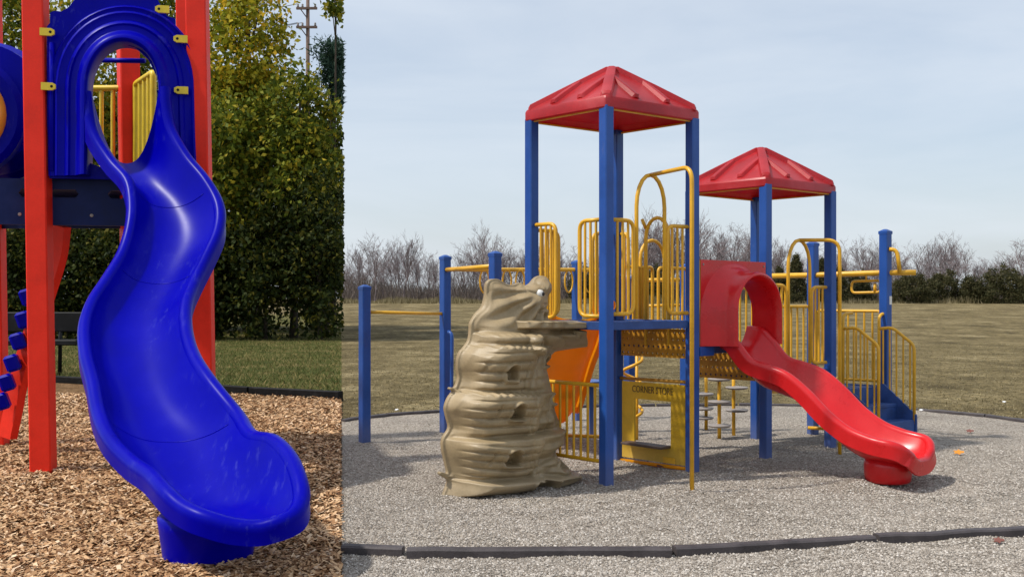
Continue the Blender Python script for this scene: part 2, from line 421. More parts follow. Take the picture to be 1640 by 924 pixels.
BACK = [gnd(547, 677), gnd(620, 667.5), gnd(700, 662), gnd(800, 657.5), gnd(920, 654), gnd(1050, 652), gnd(1180, 651), gnd(1330, 653.5), gnd(1480, 660), gnd(1580, 669), gnd(1660, 681)]
gravel_pts = [(SEAM * 2, 2)] + [(6, 2), (9, 7), (9, 11), (8.2, 13)] + [(p.x, p.y) for p in reversed(BACK)]
PILES = [(.845, 9.37), (1.735, 10.06), (1.08, 10.77), (2.654, 10.95), (3.56, 11.70), (2.9, 12.43), (2.0, 11.68), (-1.715, 12.17), (-.83, 13.0), (.0, 9.25), (.35, 9.6), (-.45, 8.95), (1.56, 9.07)]
def gz(x, y):
    z = .010 + abs(lumps(x, y, .034))
    for a, b in PILES: z += .028 * math.exp(-((x - a) ** 2 + (y - b) ** 2) / .02)
    r = math.hypot(x - 3.62, y - 9.2); z += .045 * math.exp(-((r - .55) / .16) ** 2)      # gravel kicked up round the landing spot
    return z
gravel = sheet('gravel_bed', gravel_pts, M['gravel'], .11, gz)

# loose chips and stones (nobody could count them)
def scatter(name, n, ylo, yhi, mat, shape, inside, zf, power=1.0):
    k = 0; vs = []; fs = []
    while k < n:
        y = (RNG.random() ** power) * (yhi - ylo) + ylo
        x = inside(y)
        if x is None: continue
        P, Fc = shape()
        a = RNG.random() * 2 * PI; ca, sa = math.cos(a), math.sin(a)
        b0 = len(vs)
        z = zf(x, y)
        for p in P: vs.append((x + p[0] * ca - p[1] * sa, y + p[0] * sa + p[1] * ca, z + p[2]))
        fs += [tuple(i + b0 for i in f) for f in Fc]
        k += 1
    me = bpy.data.meshes.new(name); me.from_pydata(vs, [], fs); me.materials.append(mat)
    o = bpy.data.objects.new(name, me); COL.objects.link(o); return o
def chip():
    l = RNG.uniform(.013, .043); w_ = RNG.uniform(.004, .014); t = RNG.uniform(-.5, .5); r = RNG.uniform(-.5, .5); h = RNG.uniform(.0, .018)
    P = [(-l, -w_ * RNG.uniform(.5, 1)), (l, -w_), (l * RNG.uniform(.8, 1.1), w_), (-l, w_ * RNG.uniform(.5, 1))]
    return [(x, y, h + x * t + y * r + .012) for x, y in P], [(0, 1, 2, 3)]
def mulch_x(y):
    lo = -.60 * y; return RNG.uniform(lo, SEAM * y - .01) if y < 17.3 or RNG.random() < .5 else RNG.uniform(lo, -.26 * y)
mz = lambda x, y: .012 + abs(lumps(x, y, .02))
o = scatter('wood_chips', 78000, 6.0, 18.4, M['chips'], chip, mulch_x, mz, 1.35); tag(o, 'tan and brown wood chips strewn under the blue slide', 'wood chips', kind='stuff')
def stone():
    r = RNG.uniform(.003, .012)
    P = [(r * RNG.uniform(.7, 1.4), 0, .2 * r), (0, r * RNG.uniform(.7, 1.2), .2 * r), (-r * RNG.uniform(.7, 1.4), 0, .2 * r), (0, -r * RNG.uniform(.7, 1.2), .2 * r), (r * .2, 0, r * RNG.uniform(.8, 1.2))]
    return P, [(0, 1, 4), (1, 2, 4), (2, 3, 4), (3, 0, 4)]
o = scatter('gravel_stones', 70000, 6.0, 12.0, M['stones'], stone, lambda y: RNG.uniform(SEAM * y + .01, min(.51 * y, 7)), gz, 1.5)
tag(o, 'loose grey pea gravel around the play set', 'gravel', kind='stuff')
def blade_shape(hmin, hmax):
    def f():
        h = RNG.uniform(hmin, hmax); w_ = RNG.uniform(.006, .014); lx, ly = RNG.normal(0, h * .7), RNG.normal(0, h * .7)
        return [(-w_, 0, 0), (w_, 0, 0), (lx, ly, h)], [(0, 1, 2)]
    return f
import bisect
bx = [p.x for p in BACK]; by = [p.y for p in BACK]
def back_y(x):
    return float(np.interp(x, bx, by))
def field_x(y):
    x = RNG.uniform(SEAM * y + .02, .52 * y)
    return x if y > back_y(x) + .08 else None
o = scatter('field_grass', 34000, 13.5, 40.0, M['strawblade'], blade_shape(.008, .032), field_x, lambda x, y: field_z(x, y), 1.7)
tag(o, 'short dry straw coloured grass of the open field', 'grass', kind='stuff')
def edge_y(x): return float(np.interp(-x, [-p.x for p in EDGE], [p.y for p in EDGE]))
def lawn_x(y):
    x = RNG.uniform(-.55 * y, SEAM * y - .02)
    return x if y > edge_y(x) + .1 else None
o = scatter('lawn_grass', 45000, 17.0, 48.0, M['lawnblade'], blade_shape(.03, .10), lawn_x, lambda x, y: field_z(x, y) + .006, 1.4)
tag(o, 'patchy green and brown lawn before the leafy wood', 'grass', kind='stuff')

# ------------------------------------------------------------------ the blue-post play structure on the gravel
PS = empty('play_structure', (1.6, 10.6, 0), 'large play structure with blue posts, two red pyramid roofs and yellow rails on grey gravel', 'play structure')
U, W = V((.79, .613, 0)), V((-.66, .75, 0)); W.normalize(); U.normalize()
PU = V((U.x, U.y, 0)); PW = V((-U.y, U.x, 0))
F1, R1, L1, B1 = V((.845, 9.37, 0)), V((1.735, 10.06, 0)), V((.19, 10.08, 0)), V((1.08, 10.77, 0))
F2, R2, L2, B2 = V((2.654, 10.95, 0)), V((3.56, 11.70, 0)), V((2.0, 11.68, 0)), V((2.9, 12.43, 0))
P6, P5 = V((4.427, 12.40, 0)), V((3.745, 13.02, 0))
Z1, ZM, Z2, Z3 = 1.49, 1.235, .92, .67
def z_(p, h): return V((p.x, p.y, h))
def lp(a, b, t): return a + (b - a) * t
def t_at(A, B, px):
    k = (px - CX) / F
    return (k * A.y - A.x) / ((B.x - A.x) - k * (B.y - A.y))
def zat(py, Y): return H + (HY - py) * Y / F

def post(p, top, name='post', half=.05, cap=False):
    m = MB()
    m.box((p.x, p.y, top / 2 - .1), half, half, top / 2 + .1, PU, PW, UP, .008)
    o = m.build(name, M['blue'], PS)
    if cap:
        c = MB(); q = V((p.x, p.y, top + .001)); h = half + .004
        R = [[q + PU * (sx * s) + PW * (sy * s) + UP * z for sx, sy in ((-1, -1), (1, -1), (1, 1), (-1, 1))] for s, z in ((h, -.03), (h, .004), (h * .25, .03))]
        c.loft(R, True, True, True); c.build('post_cap', M['blue'], o)
    return o
for p in (F1, R1, L1, B1): post(p, 3.43)
for p in (F2, R2, L2, B2): post(p, 2.90)
P1 = z_(gnd(584, 712), 0); P2 = V((-.83, 13.0, 0)); P3 = V((-.185, 11.5, 0)); P4 = V((.90, 14.5, 0))
P7 = V((1.48, 13.2, 0)); P8 = V((2.16, 13.0, 0))
for p, t in ((P1, 1.83), (P2, 2.21), (P3, 2.19), (P4, 2.2), (P6, 2.49), (P5, 2.38), (P7, 1.95), (P8, 2.1)): post(p, t, half=.054, cap=True)
m = MB(); q = at(1424, 481, 12.4)
m.box(V((P6.x, P6.y, q.z)) - PW * .0565 + PU * .02, .024, .002, .05, PU, PW, UP); m.build('maker_plate', M['white'], PS)

def roof(corners, zb, rim, rise, over=.075):
    c = sum(corners, V()) / 4
    co_ = [q + (q - c).normalized() * over for q in corners]; zf_ = zb        # F,R,B,L order
    m = MB()
    ap = V((c.x, c.y, zb + rim + rise))
    def ring(s, z, b=.03):
        o = []
        for i in range(4):
            p, a, n = co_[i], co_[i - 1], co_[(i + 1) % 4]
            for q in (p + (a - p).normalized() * b, p + ((a - p).normalized() + (n - p).normalized()) * b * .3, p + (n - p).normalized() * b):
                v = c + (q - c) * s; o.append(V((v.x, v.y, z)))
        return o
    R = [ring(.955, zb + .004), ring(.985, zb), ring(1.0, zb + .012), ring(1.0, zb + rim - .025), ring(.985, zb + rim - .004), ring(.955, zb + rim + .012)]
    for s in (.7, .4, .2, .08, .03): R.append(ring(s, zb + rim + .012 + rise * (.955 - s) / .955))
    m.loft(R, True, False, True)
    # underside, following the slope
    R = [ring(.955, zb + .004)] + [ring(.93, zb + .03)] + [ring(s, zb + .05 + rise * (.93 - s)) for s in (.9, .5, .1)]
    m.loft([list(reversed(r)) for r in R], True, False, True)
    # raised ribs down each face and caps along the hips
    for i in range(4):
        a, b = co_[i], co_[(i + 1) % 4]
        mid = (a + b) / 2
        inw = (c - mid)
        nrm = V((-(inw.x), -(inw.y), 0)); run = inw.length
        nrm = (nrm.normalized() * rise + UP * run).normalized()
        for t in (.335, .665):
            e = lp(a, b, t)
            k1 = .665
            def sp(k): q = e + inw * k; return V((q.x, q.y, zb + rim + .012 + rise * k - .004))
            side = (b - a).normalized(); sl_ = (sp(.5) - sp(.1)).normalized()
            rr = []
            for k, h_, w_ in ((.05, .0, .03), (.075, .026, .034), (.3, .030, .032), (k1 - .025, .028, .03), (k1, .0, .022)):
                q = sp(k)
                rr.append([q - side * w_ * 1.25 - nrm * .01, q - side * w_ * .8 + nrm * h_ * .85, q - side * w_ * .45 + nrm * h_, q + side * w_ * .45 + nrm * h_, q + side * w_ * .8 + nrm * h_ * .85, q + side * w_ * 1.25 - nrm * .01])
            m.loft(rr, False)
        # hip cap
        p0 = V((a.x, a.y, zb + rim)); d = (V((c.x, c.y, 0)) - V((a.x, a.y, 0))); sd_ = V((-d.y, d.x, 0)).normalized()
        rr = []
        for k, h_, w_ in ((.05, -.002, .03), (.07, .02, .045), (.5, .024, .045), (.93, .022, .04), (.985, .0, .03)):
            q = V((a.x + d.x * k, a.y + d.y * k, zb + rim + .012 + rise * (k - .045) / .955))
            rr.append([q - sd_ * w_ * 1.3 - UP * .035, q - sd_ * w_ + UP * h_, q - sd_ * w_ * .5 + UP * (h_ + .008), q + sd_ * w_ * .5 + UP * (h_ + .008), q + sd_ * w_ + UP * h_, q + sd_ * w_ * 1.3 - UP * .035])
        m.loft(rr, False, True, True)
    m.lathe([(.07, 0), (.075, .012), (.05, .028), (.0, .034)], ap - UP * .035, UP, 12, False, False)
    o = m.build('roof', M['roof'], PS, auto=24)
    m = MB()
    for i in range(4):
        a, b = c + (co_[i] - c) * .93, c + (co_[(i + 1) % 4] - c) * .93; d = (b - a).normalized()
        m.box(z_((a + b) / 2, zb - .004), (b - a).length / 2 - .02, .010, .006, d, UP.cross(d), UP)
    m.build('roof_frame', M['yellow'], o); return o
o = roof([F1, R1, B1, L1], 3.40, .112, .40); o['label'] = 'faded red pyramid roof of the taller tower'
o = roof([F2, R2, B2, L2], 2.865, .105, .40); o['label'] = 'faded red pyramid roof of the lower tower'

def deck(q, z, n=14, mat='deckblue'):
    a, b, c, d = [V((p.x, p.y, z)) for p in q]
    m = MB()
    rimh = .075
    for i in range(4):
        p, r = (a, b, c, d)[i], (a, b, c, d)[(i + 1) % 4]
        dr = (r - p).normalized(); L = (r - p).length; nn = UP.cross(dr)
        m.box((p + r) / 2 - UP * (rimh / 2) + nn * .02, L / 2 - .055, .02, rimh / 2, dr, nn, UP, .004)
    def bl(u, v): return lp(lp(a, b, u), lp(d, c, u), v) - UP * .012
    e = .045
    for i in range(n):
        for j in range(n):
            u0, u1 = e + (1 - 2 * e) * i / n, e + (1 - 2 * e) * (i + 1) / n
            v0, v1 = e + (1 - 2 * e) * j / n, e + (1 - 2 * e) * (j + 1) / n
            out, inn = [], []
            for k in range(8):
                an = k * PI / 4
                x, y = math.cos(an), math.sin(an)
                s = 1 / max(abs(x), abs(y))
                out.append(bl((u0 + u1) / 2 + x * s * (u1 - u0) / 2, (v0 + v1) / 2 + y * s * (v1 - v0) / 2))
                inn.append(bl((u0 + u1) / 2 + x * .58 * (u1 - u0) / 2, (v0 + v1) / 2 + y * .58 * (v1 - v0) / 2))
            m.loft([out, inn, [p - UP * .012 for p in inn]], True)
    return m.build('deck', M[mat], PS)
deck([F1, R1, B1, L1], Z1); deck([R1, F2, L2, B1], ZM); deck([F2, R2, B2, L2], Z2); deck([R2, P6, P5, B2], Z3)

def perforated(A, B, z0, z1, s0, s1, name='riser_panel', nx=13, nz=4):
    d = (B - A).normalized(); o_ = z_(lp(A, B, s0), z0); L = (B - A).length * (s1 - s0)
    holes = []
    for i in range(nx):
        for j in range(nz):
            cx, cz, r = (i + .5 + .25 * (j % 2) - .12) * L / nx, (j + .5) * (z1 - z0) / nz, .013
            holes.append([(cx + r * math.cos(k * PI / 3), cz + r * math.sin(k * PI / 3)) for k in range(6)])
    m = MB(); m.poly([(0, 0), (L, 0), (L, z1 - z0), (0, z1 - z0)], holes, o_, d, UP, .02)
    return m.build(name, M['orangepanel'], PS)
perforated(B1, R1, 1.12, 1.40, .07, .93)
perforated(L2, F2, .83, 1.15, .05, .95, nz=4)
perforated(F2, R2, .70, .84, .07, .5, nx=7, nz=2)

# yellow rails ------------------------------------------------------
def rail_panel(A, B, t0, t1, z0, z1, n, off=V(), r=.019, rb=.0125, rad=.09, open_left=False, open_right=False, name='guardrail', mat='yellow'):
    a, b = lp(A, B, t0) + off, lp(A, B, t1) + off
    m = MB()
    c = [z_(a, z0), z_(b, z0), z_(b, z1), z_(a, z1)]
    if open_left or open_right:
        if open_left: path = rounded([c[0], c[1], c[2], c[3]], rad)
        else: path = rounded([c[1], c[0], c[3], c[2]], rad)
        m.tube(path, r, 8)
    else: m.tube(rounded_closed(c, rad), r, 8, closed=True)
    for i in range(n):
        q = lp(a, b, (i + 1) / (n + 1))
        m.tube([z_(q, z0), z_(q, z1)], rb, 6, False)
    return m.build(name, M[mat], PS, smooth=True)
pu, pw = U * 0, U * 0
rail_panel(F1, R1, .06, .30, Z1 + .07, 2.41, 3, open_left=True)
rail_panel(F1, R1, .69, .94, Z1 + .07, 2.385, 3, open_right=True)
rail_panel(L1, F1, .06, .34, Z1 + .03, 2.405, 3, open_left=True)
rail_panel(L1, F1, .66, .94, Z1 + .05, 2.41, 3, open_right=True)
rail_panel(L1, B1, .06, .30, Z1 + .05, 2.36, 3, open_left=True)
rail_panel(B1, L1, .06, .30, Z1 + .05, 2.36, 3, open_left=True)
rail_panel(B1, R1, .06, .16, Z1 + .05, 2.36, 1, open_left=True)
# ground-level rail fence below the tall tower and rail behind
rail_panel(F1, L1, .05, .97, .235, .917, 9, r=.019, rb=.0125, rad=.03, name='rail_fence')
# rails on the middle deck, back side, and on the lower tower
rail_panel(B1, L2, .08, .46, ZM + .05, 2.03, 5, rad=.05)
rail_panel(B1, L2, .54, .94, ZM + .05, 2.03, 5, rad=.05)
rail_panel(F2, R2, .05, .30, Z2 + .07, 1.84, 3, open_left=True)
rail_panel(F2, R2, .70, .93, Z2 + .07, 1.825, 3, open_right=True)
rail_panel(L2, B2, .06, .94, Z2 + .05, 1.82, 8, rad=.05)
rail_panel(P5, B2, .06, .94, Z3 + .05, 1.60, 7, rad=.05)
rail_panel(P6, P5, .06, .94, Z3 + .05, 1.55, 7, rad=.05)

def arch_pole(A, B, ta, tb, foot, zdeck, ztop):
    """an arched doorway in the rail, its crown joined to a sliding pole that stands out from the deck"""
    a, b = lp(A, B, ta), lp(A, B, tb); mid = (a + b) / 2; r = .019
    R_ = (b - a).length / 2
    m = MB()
    pts = [z_(a, zdeck + .02)] + [a.lerp(b, .5 - .5 * math.cos(k * PI / 10)) + UP * (ztop - .30 + .30 * math.sin(k * PI / 10)) for k in range(11)] + [z_(b, zdeck + .02)]
    m.tube(pts, r, 8)
    o = m.build('arch_rail', M['yellow'], PS, smooth=True)
    m = MB(); m.tube(rounded([z_(mid, ztop), z_(foot, ztop + .0), z_(foot, -.12)], .14, 7), r * 1.05, 8)
    m.build('sliding_pole', M['yellow'], PS, smooth=True)
arch_pole(F1, R1, .335, .66, V((1.56, 9.07, 0)), Z1, 2.845)
arch_pole(F2, R2, .335, .67, V((3.535, 11.28, 0)), Z2, 2.33)
def arch(A, B, ta, tb, z0, ztop, rise=.2):
    a, b = lp(A, B, ta), lp(A, B, tb)
    m = MB()
    m.tube([z_(a, z0)] + [a.lerp(b, .5 - .5 * math.cos(k * PI / 10)) + UP * (ztop - rise + rise * math.sin(k * PI / 10)) for k in range(11)] + [z_(b, z0)], .019, 8)
    return m.build('arch_rail', M['yellow'], PS, smooth=True)
arch(B1, R1, .40, .70, ZM + .0, 2.50)
arch(B1, L2, .30, .62, ZM, 2.32)
m = MB(); q0, q1 = at(1026, 348, 10.3), at(1046, 347, 10.35)
m.tube([V((1.30, 10.45, 2.49)), z_(lp(B1, R1, .40), 2.40)], .017, 8); m.build('top_rail', M['yellow'], PS, smooth=True)
# rails seen behind the tall tower
m = MB(); m.tube([z_(P7 + V((-.05, 0, 0)), 1.93), z_(P8 + V((.03, 0, 0)), 1.93)], .026, 8); m.tube([z_(P7, 1.60), z_(P8, 1.62)], .018, 8)
m.build('overhead_bar', M['yellow'], PS, smooth=True)
# chinning bar and overhead bars on the left
m = MB(); m.tube([z_(P1, 1.543), z_(P2, 1.51)], .019, 8); m.build('chinning_bar', M['yellow'], PS, smooth=True)
m = MB(); m.tube([z_(P2, 2.055), z_(P3, 2.055)], .027, 8); m.build('overhead_bar', M['yellow'], PS, smooth=True)
m = MB(); m.tube(rounded([at(718, 531, 12.9), at(724, 535, 12.85), at(723, 640, 12.8), at(716, 650, 12.9)], .08), .022, 8); m.build('grab_handle', M['blue'], PS, smooth=True)
m = MB(); bA, bB = V((P3.x + .0, 13.5, 2.08)), V((1.75, 15.0, 2.10))
bA = at(768, 432, 13.3)
m.tube([z_(P2, 2.065), bA, at(924, 432, 14.5), at(990, 433, 14.8)], .026, 8); ring_beam = m.build('ring_beam', M['yellow'], PS, smooth=True)
for px, Yr in ((776, 13.35), (812, 13.6), (833, 13.75), (850, 13.9), (884, 14.2), (911, 14.4), (943, 14.6), (962, 14.7)):
    c = at(px, 450.5, Yr); hw, hh = .072, .152
    m = MB(); d = V((.8, .6, 0))
    m.tube([c + d * (hw * math.cos(k * PI / 8)) + UP * (hh * math.sin(k * PI / 8)) for k in range(16)], .013, 6, closed=True)
    m.build('ring', M['yellow'], ring_beam, smooth=True)
# overhead beam with trapeze handles on the right
dB = (P5 - P6).normalized()
e0, e1 = z_(P6 - dB * .30 + V((.1, .1, 0)), 2.005), z_(P5 + dB * 1.25, 1.985)
m = MB(); m.tube([e0, z_(P6, 2.005), z_(P5, 1.99), e1], .033, 10); beam = m.build('overhead_beam', M['yellow'], PS, smooth=True)
q = at(1390, 443, 12.62); a, b = at(1364, 469, 12.75), at(1411, 468, 12.5); hgt = .14
m = MB(); m.tube(rounded_closed([a, b, b + UP * hgt, a + UP * hgt], .05), .016, 8, closed=True)
mid = (a + b) / 2 + UP * hgt; m.tube([mid, V((mid.x, mid.y, 2.0))], .012, 6)
b2 = lp(a, b, .8); m.tube([b2, b2 + UP * hgt * .75], .02, 8)
m.build('trapeze_handle', M['yellow'], beam, smooth=True)
hq = at(1443, 437, 12.3)
m = MB(); m.tube(rounded([at(1424, 399, 12.35), at(1437, 401, 12.32), at(1441, 437, 12.3)], .09), .024, 8); m.build('grab_handle', M['yellow'], beam, smooth=True)

# fascia of the play shop ------------------------------------------------
def sBR(px): return t_at(B1, R1, px) * (R1 - B1).length
dBR = (R1 - B1).normalized(); nBR = V((dBR.y, -dBR.x, 0))        # faces the viewer
s0, s1, h0, h1 = sBR(997.5), sBR(1098.5), sBR(1017), sBR(1075.5)
m = MB()
rect = lambda a, b, c, d: [(a, c), (b, c), (b, d), (a, d)]
m.poly(rect(s0, s1, .085, .86), [rect(h0, h1, .245, .69)], z_(B1, 0), dBR, UP, .024)
shop = m.build('store_panel', M['yellowpanel'], PS); shop['label'] = 'yellow panel with a square window and the words CORNER STORE'
m = MB(); m.box(z_(B1, 0) + dBR * ((h0 + h1) / 2 - .03) + UP * .247 - V((nBR.x, nBR.y, 0)) * -.075, (h1 - h0) / 2 + .03, .08, .012, dBR, nBR, UP, .004)
m.build('counter_shelf', M['bench'] if False else coat('worn_brown_shelf', (.11, .075, .06), .6, .3, 6), shop)
m = MB(); m.box(z_(B1, 0) + dBR * (h1 - .02) + UP * .115 + nBR * .016, .075, .004, .03, dBR, nBR, UP, .003); m.build('bolt_plate', M['yellow'], shop)
m = MB(); m.tube([z_(B1, .885), z_(R1, .893)], .017, 8); m.build('top_rail', M['orangepanel'], shop, smooth=True)
m = MB(); m.tube([z_(B1, .045), z_(R1, .055)], .019, 8); m.build('bottom_rail', M['orange'], shop, smooth=True)
cu = bpy.data.curves.new('text', 'FONT'); cu.body = 'CORNER STORE'; cu.size = .098; cu.extrude = .002; cu.align_x = 'CENTER'; cu.space_character = 1.02
to = bpy.data.objects.new('text_tmp', cu); COL.objects.link(to)
bpy.context.view_layer.update()
tm = bpy.data.meshes.new_from_object(to.evaluated_get(bpy.context.evaluated_depsgraph_get()))
bpy.data.objects.remove(to); tm.name = 'lettering'
wd = max(v.co.x for v in tm.vertices) - min(v.co.x for v in tm.vertices)
sc_ = (sBR(1079) - sBR(1014)) / wd
tm.transform(Matrix.Diagonal((sc_, .98, 1, 1)))
tp = z_(B1, .757) + dBR * ((sBR(1014) + sBR(1079)) / 2) + nBR * .0145
Mx = Matrix((dBR, UP, nBR)).transposed()
tm.transform(Mx.to_4x4()); tm.materials.clear(); tm.materials.append(M['dark'])
to = bpy.data.objects.new('lettering', tm); COL.objects.link(to); place(to, tp, shop)

# spiral climber, step pods ----------------------------------------------
sc0 = V((1.47, 12.4, 0)); cxs = at(1012, 600, 12.4); m = MB()
m.tube([at(1020, 560, 12.4), V((at(1020, 560, 12.4).x, 12.4, -.1))], .018, 8)
cc = V((at(1013, 600, 12.4).x, 12.4, 0)); path = []
for k in range(90):
    a = k / 89 * 2 * PI * 3.1 + 1; path.append(cc + V((.115 * math.cos(a), .115 * math.sin(a), .12 + .95 * k / 89)))
m.tube(path, .019, 8); m.build('spiral_climber', M['yellow'], PS, smooth=True)
for px, by_, tops in ((1152, 705, (607, 643, 681)), (1131, 690, (630, 653, 668)), (1175, 699, (620, 656))):
    g = gnd(px, by_); m = MB(); m.tube([g - UP * .1, z_(g, 1.0)], .022, 8); o = m.build('step_pole', M['yellow'], PS, smooth=True)
    for i, py in enumerate(tops):
        zz = zat(py, g.y); c = z_(g, zz) + (V((0, 0, 0)) if px == 1152 else V((-.05 if px == 1131 else .03, -.04, 0)))
        m = MB(); m.lathe([(.02, -.03), (.12, -.018), (.14, 0), (.135, .008), (.05, .014), (.02, .02)], c, UP, 18); m.build('step_disc', M['greydisc'], o, auto=50)

# stairs off the low deck -------------------------------------------------
D = V((.72, -.69, 0)); n0, n1 = lp(R2, P6, .22), lp(R2, P6, .88)
m = MB(); sw = (n1 - n0).normalized(); wl = (n1 - n0).length
for i, zz in enumerate((.485, .31)):
    c = (n0 + n1) / 2 + D * (.12 + .2 * i)
    m.box(z_(c, zz - .02), .11, wl / 2 - .024, .02, D, sw, UP, .004)
    m.box(z_(c + D * -.105, zz + .07), .008, wl / 2 - .024, .085, D, sw, UP)
c = (n0 + n1) / 2 + D * .425; m.box(z_(c, .21), .008, wl / 2 - .024, .085, D, sw, UP)
st = m.build('stair', M['deckblue'], PS)
for e in (n0, n1):
    m = MB(); s_ = [(0, Z3 + .03), (.06, Z3 + .03), (.45, .36), (.45, .12), (.36, .12), (0, .45)]
    m.poly(s_, [], z_(e, 0), D, UP, .03); m.build('stringer', M['deckblue'], st)
    zt = zat(524, (e + D * .05).y)
    m = MB()
    a0 = e + D * .0; a1 = e + D * .16; a2 = e + D * .42
    m.tube(rounded([z_(a0, zt - .02), z_(a1, zt), z_(a2, zt - .20), z_(a2, .26)], .06), .019, 8)
    m.tube(rounded([z_(a0, .5), z_(a0, zt + .15), z_(a0 + sw * .18, zt + .16)], .08), .019, 8)
    m.tube([z_(a0, .62), z_(a2, .30)], .015, 8)
    for k in range(5):
        q = lp(a0, a2, (k + .6) / 5.2); m.tube([z_(q, .62 - .32 * (k + .6) / 5.2), z_(q, zt - (0 if k < 2 else .2 * (k - 1.6) / 3.4))], .011, 6, False)
    m.build('handrail', M['yellow'], st, smooth=True)
m = MB(); m.tube([z_(P5 - U * .1, .10), z_(lp(P5, P6, .3), .10)], .022, 8); m.build('low_rail', M['yellow'], PS, smooth=True)

# troughs ----------------------------------------------------------------
def trough(name, st, mat, parent, sub=6, p=2.6, roll=.035, skirt=.05, nU=18, thick=.02, smooth_end=True):
    """slide chute through stations of (left rim, floor, right rim), with a rolled rim and a moulded underside"""
    A = spline([[*l, *f, *r] for l, f, r in st], sub)
    m = MB(); rows = []
    for q in A:
        l, f, r = V(q[:3]), V(q[3:6]), V(q[6:9]); mid = (l + r) / 2; row = []
        for i in range(nU + 1):
            u = -1 + 2 * i / nU
            u = math.copysign(abs(u) ** .8, u)
            row.append(lp(l, r, (u + 1) / 2) + (f - mid) * (1 - abs(u) ** p))
        rows.append(row)
    m.loft(rows, False)
    # underside: the same surface pushed outwards
    rows2 = []
    for i, row in enumerate(rows):
        t = (rows[min(i + 1, len(rows) - 1)][nU // 2] - rows[max(i - 1, 0)][nU // 2]).normalized(); nr = []
        for j, q in enumerate(row):
            s_ = row[min(j + 1, nU)] - row[max(j - 1, 0)]
            nn = s_.cross(t)
            nn = nn.normalized() if nn.length > 1e-9 else -UP
            if nn.dot(UP) > 0 and abs(j - nU / 2) < nU * .3: nn = -nn
            nr.append(q + nn * thick)
        rows2.append(nr)
    m.loft([list(reversed(r)) for r in rows2], False)
    # rolled rim all the way round the open end
    chain = [r[0] for r in rows] + rows[-1][1:-1] + [r[-1] for r in reversed(rows)]
    cen = [(r[0] + r[-1]) / 2 for r in rows]
    prof = []
    n = len(chain)
    for i in range(n):
        t = (chain[min(i + 1, n - 1)] - chain[max(i - 1, 0)]); t.normalize()
        o_ = t.cross(UP)
        if o_.length < 1e-6: o_ = prof[-1][0] if prof else V((1, 0, 0))
        o_.normalize()
        prof.append((o_, t))
    # left chain must point away from the chute
    k = len(rows) // 2
    sgn = 1 if prof[k][0].dot(rows[k][0] - rows[k][-1]) > 0 else -1
    O = [q[0] * sgn for q in prof]
    for _ in range(3): O = [O[0]] + [(O[i - 1] + O[i] + O[i + 1]).normalized() for i in range(1, n - 1)] + [O[-1]]
    rings = []
    for i in range(n):
        o_ = O[i]; t = prof[i][1]; up = o_.cross(t); up = up if up.z > 0 else -up; up.normalize()
        rg = []
        for k in range(8):
            a = PI - k * (PI * 1.12 / 7)
            rg.append(chain[i] + o_ * (roll + roll * math.cos(a)) + up * (roll * math.sin(a)))
        e = rg[-1]
        rg.append(e - up * skirt - o_ * .004)
        rg.append(e - up * (skirt + .004) - o_ * .02); rg.append(chain[i] + o_ * .006 - up * (roll * 1.2))
        rings.append(rg)
    m.loft(rings, False)
    return m.build(name, M[mat], parent, auto=50), rows

dS, pS = V((.75, -.66, 0)).normalized(), V((.72, .69, 0)).normalized()
P0 = (R1 + F2) / 2
st = []
for s, zf, zr, wd_ in ((0.0, 1.20, 1.38, .275), (.14, 1.17, 1.37, .275), (.27, 1.02, 1.26, .28), (.42, .87, 1.095, .28), (.62, .80, 1.035, .28), (.80, .735, .975, .28), (1.0, .58, .83, .28),
                      (1.2, .40, .645, .28), (1.4, .28, .515, .285), (1.58, .235, .455, .29), (1.68, .235, .435, .29), (1.77, .25, .42, .28), (1.82, .262, .385, .245), (1.85, .258, .33, .19)):
    c = P0 + dS * s
    st.append((z_(c - pS * wd_, zr), z_(c, zf), z_(c + pS * wd_, zr)))
slide, rows = trough('slide', st, 'red', PS, thick=.022, p=3.4, roll=.042, skirt=.10)
slide['label'] = 'glossy red wave slide with an arched hood'
m = MB(); pc = gnd(1425, 776); pc = P0 + dS * 1.60
m.lathe([(.17, .045), (.195, .06), (.205, .1), (.21, .2), (.20, .255)], z_(pc, 0), UP, 28); m.build('pedestal', M['red'], slide, smooth=True)
m = MB(); m.tube([z_(pc - dS * .02 - pS * .06, -.1), z_(pc - dS * .02 - pS * .06, .1)], .022, 8); m.tube([z_(pc + pS * .07, -.1), z_(pc + pS * .07, .1)], .018, 8); m.build('foot', M['yellow'], slide, smooth=True)
# backing plate with the arched opening, and the stepped hood
aw = .385; zb, zleg = 1.24, 1.53
def arch_pts(w_, top, n=20, zbase=1.24):
    leg = top - w_ * .92
    pts = [(-w_, zbase), (-w_, leg)]
    for k in range(1, n): a = PI - k * PI / n; pts.append((w_ * math.cos(a), leg + w_ * .92 * math.sin(a)))
    return pts + [(w_, leg), (w_, zbase)]
m = MB(); Lp = (F2 - R1).length / 2 - .075
m.poly([(-Lp, 1.235), (-.36, 1.235)] + arch_pts(.36, 1.885)[1:-1] + [(.36, 1.235), (Lp, 1.235), (Lp, 2.075), (-Lp, 2.075)], [], z_(P0, 0) + dS * .03, pS, UP, .03)
hoodp = m.build('slide_panel', M['red'], slide)
for a_ in (-1, 1):
    for z0_ in (1.30, 2.03):
        m = MB(); m.lathe([(.012, 0), (.010, .005), (0, .006)], z_(P0, z0_) + dS * .046 + pS * (a_ * (Lp - .04)), dS, 10); m.build('bolt', M['greydisc'], hoodp)
m = MB(); rings = []
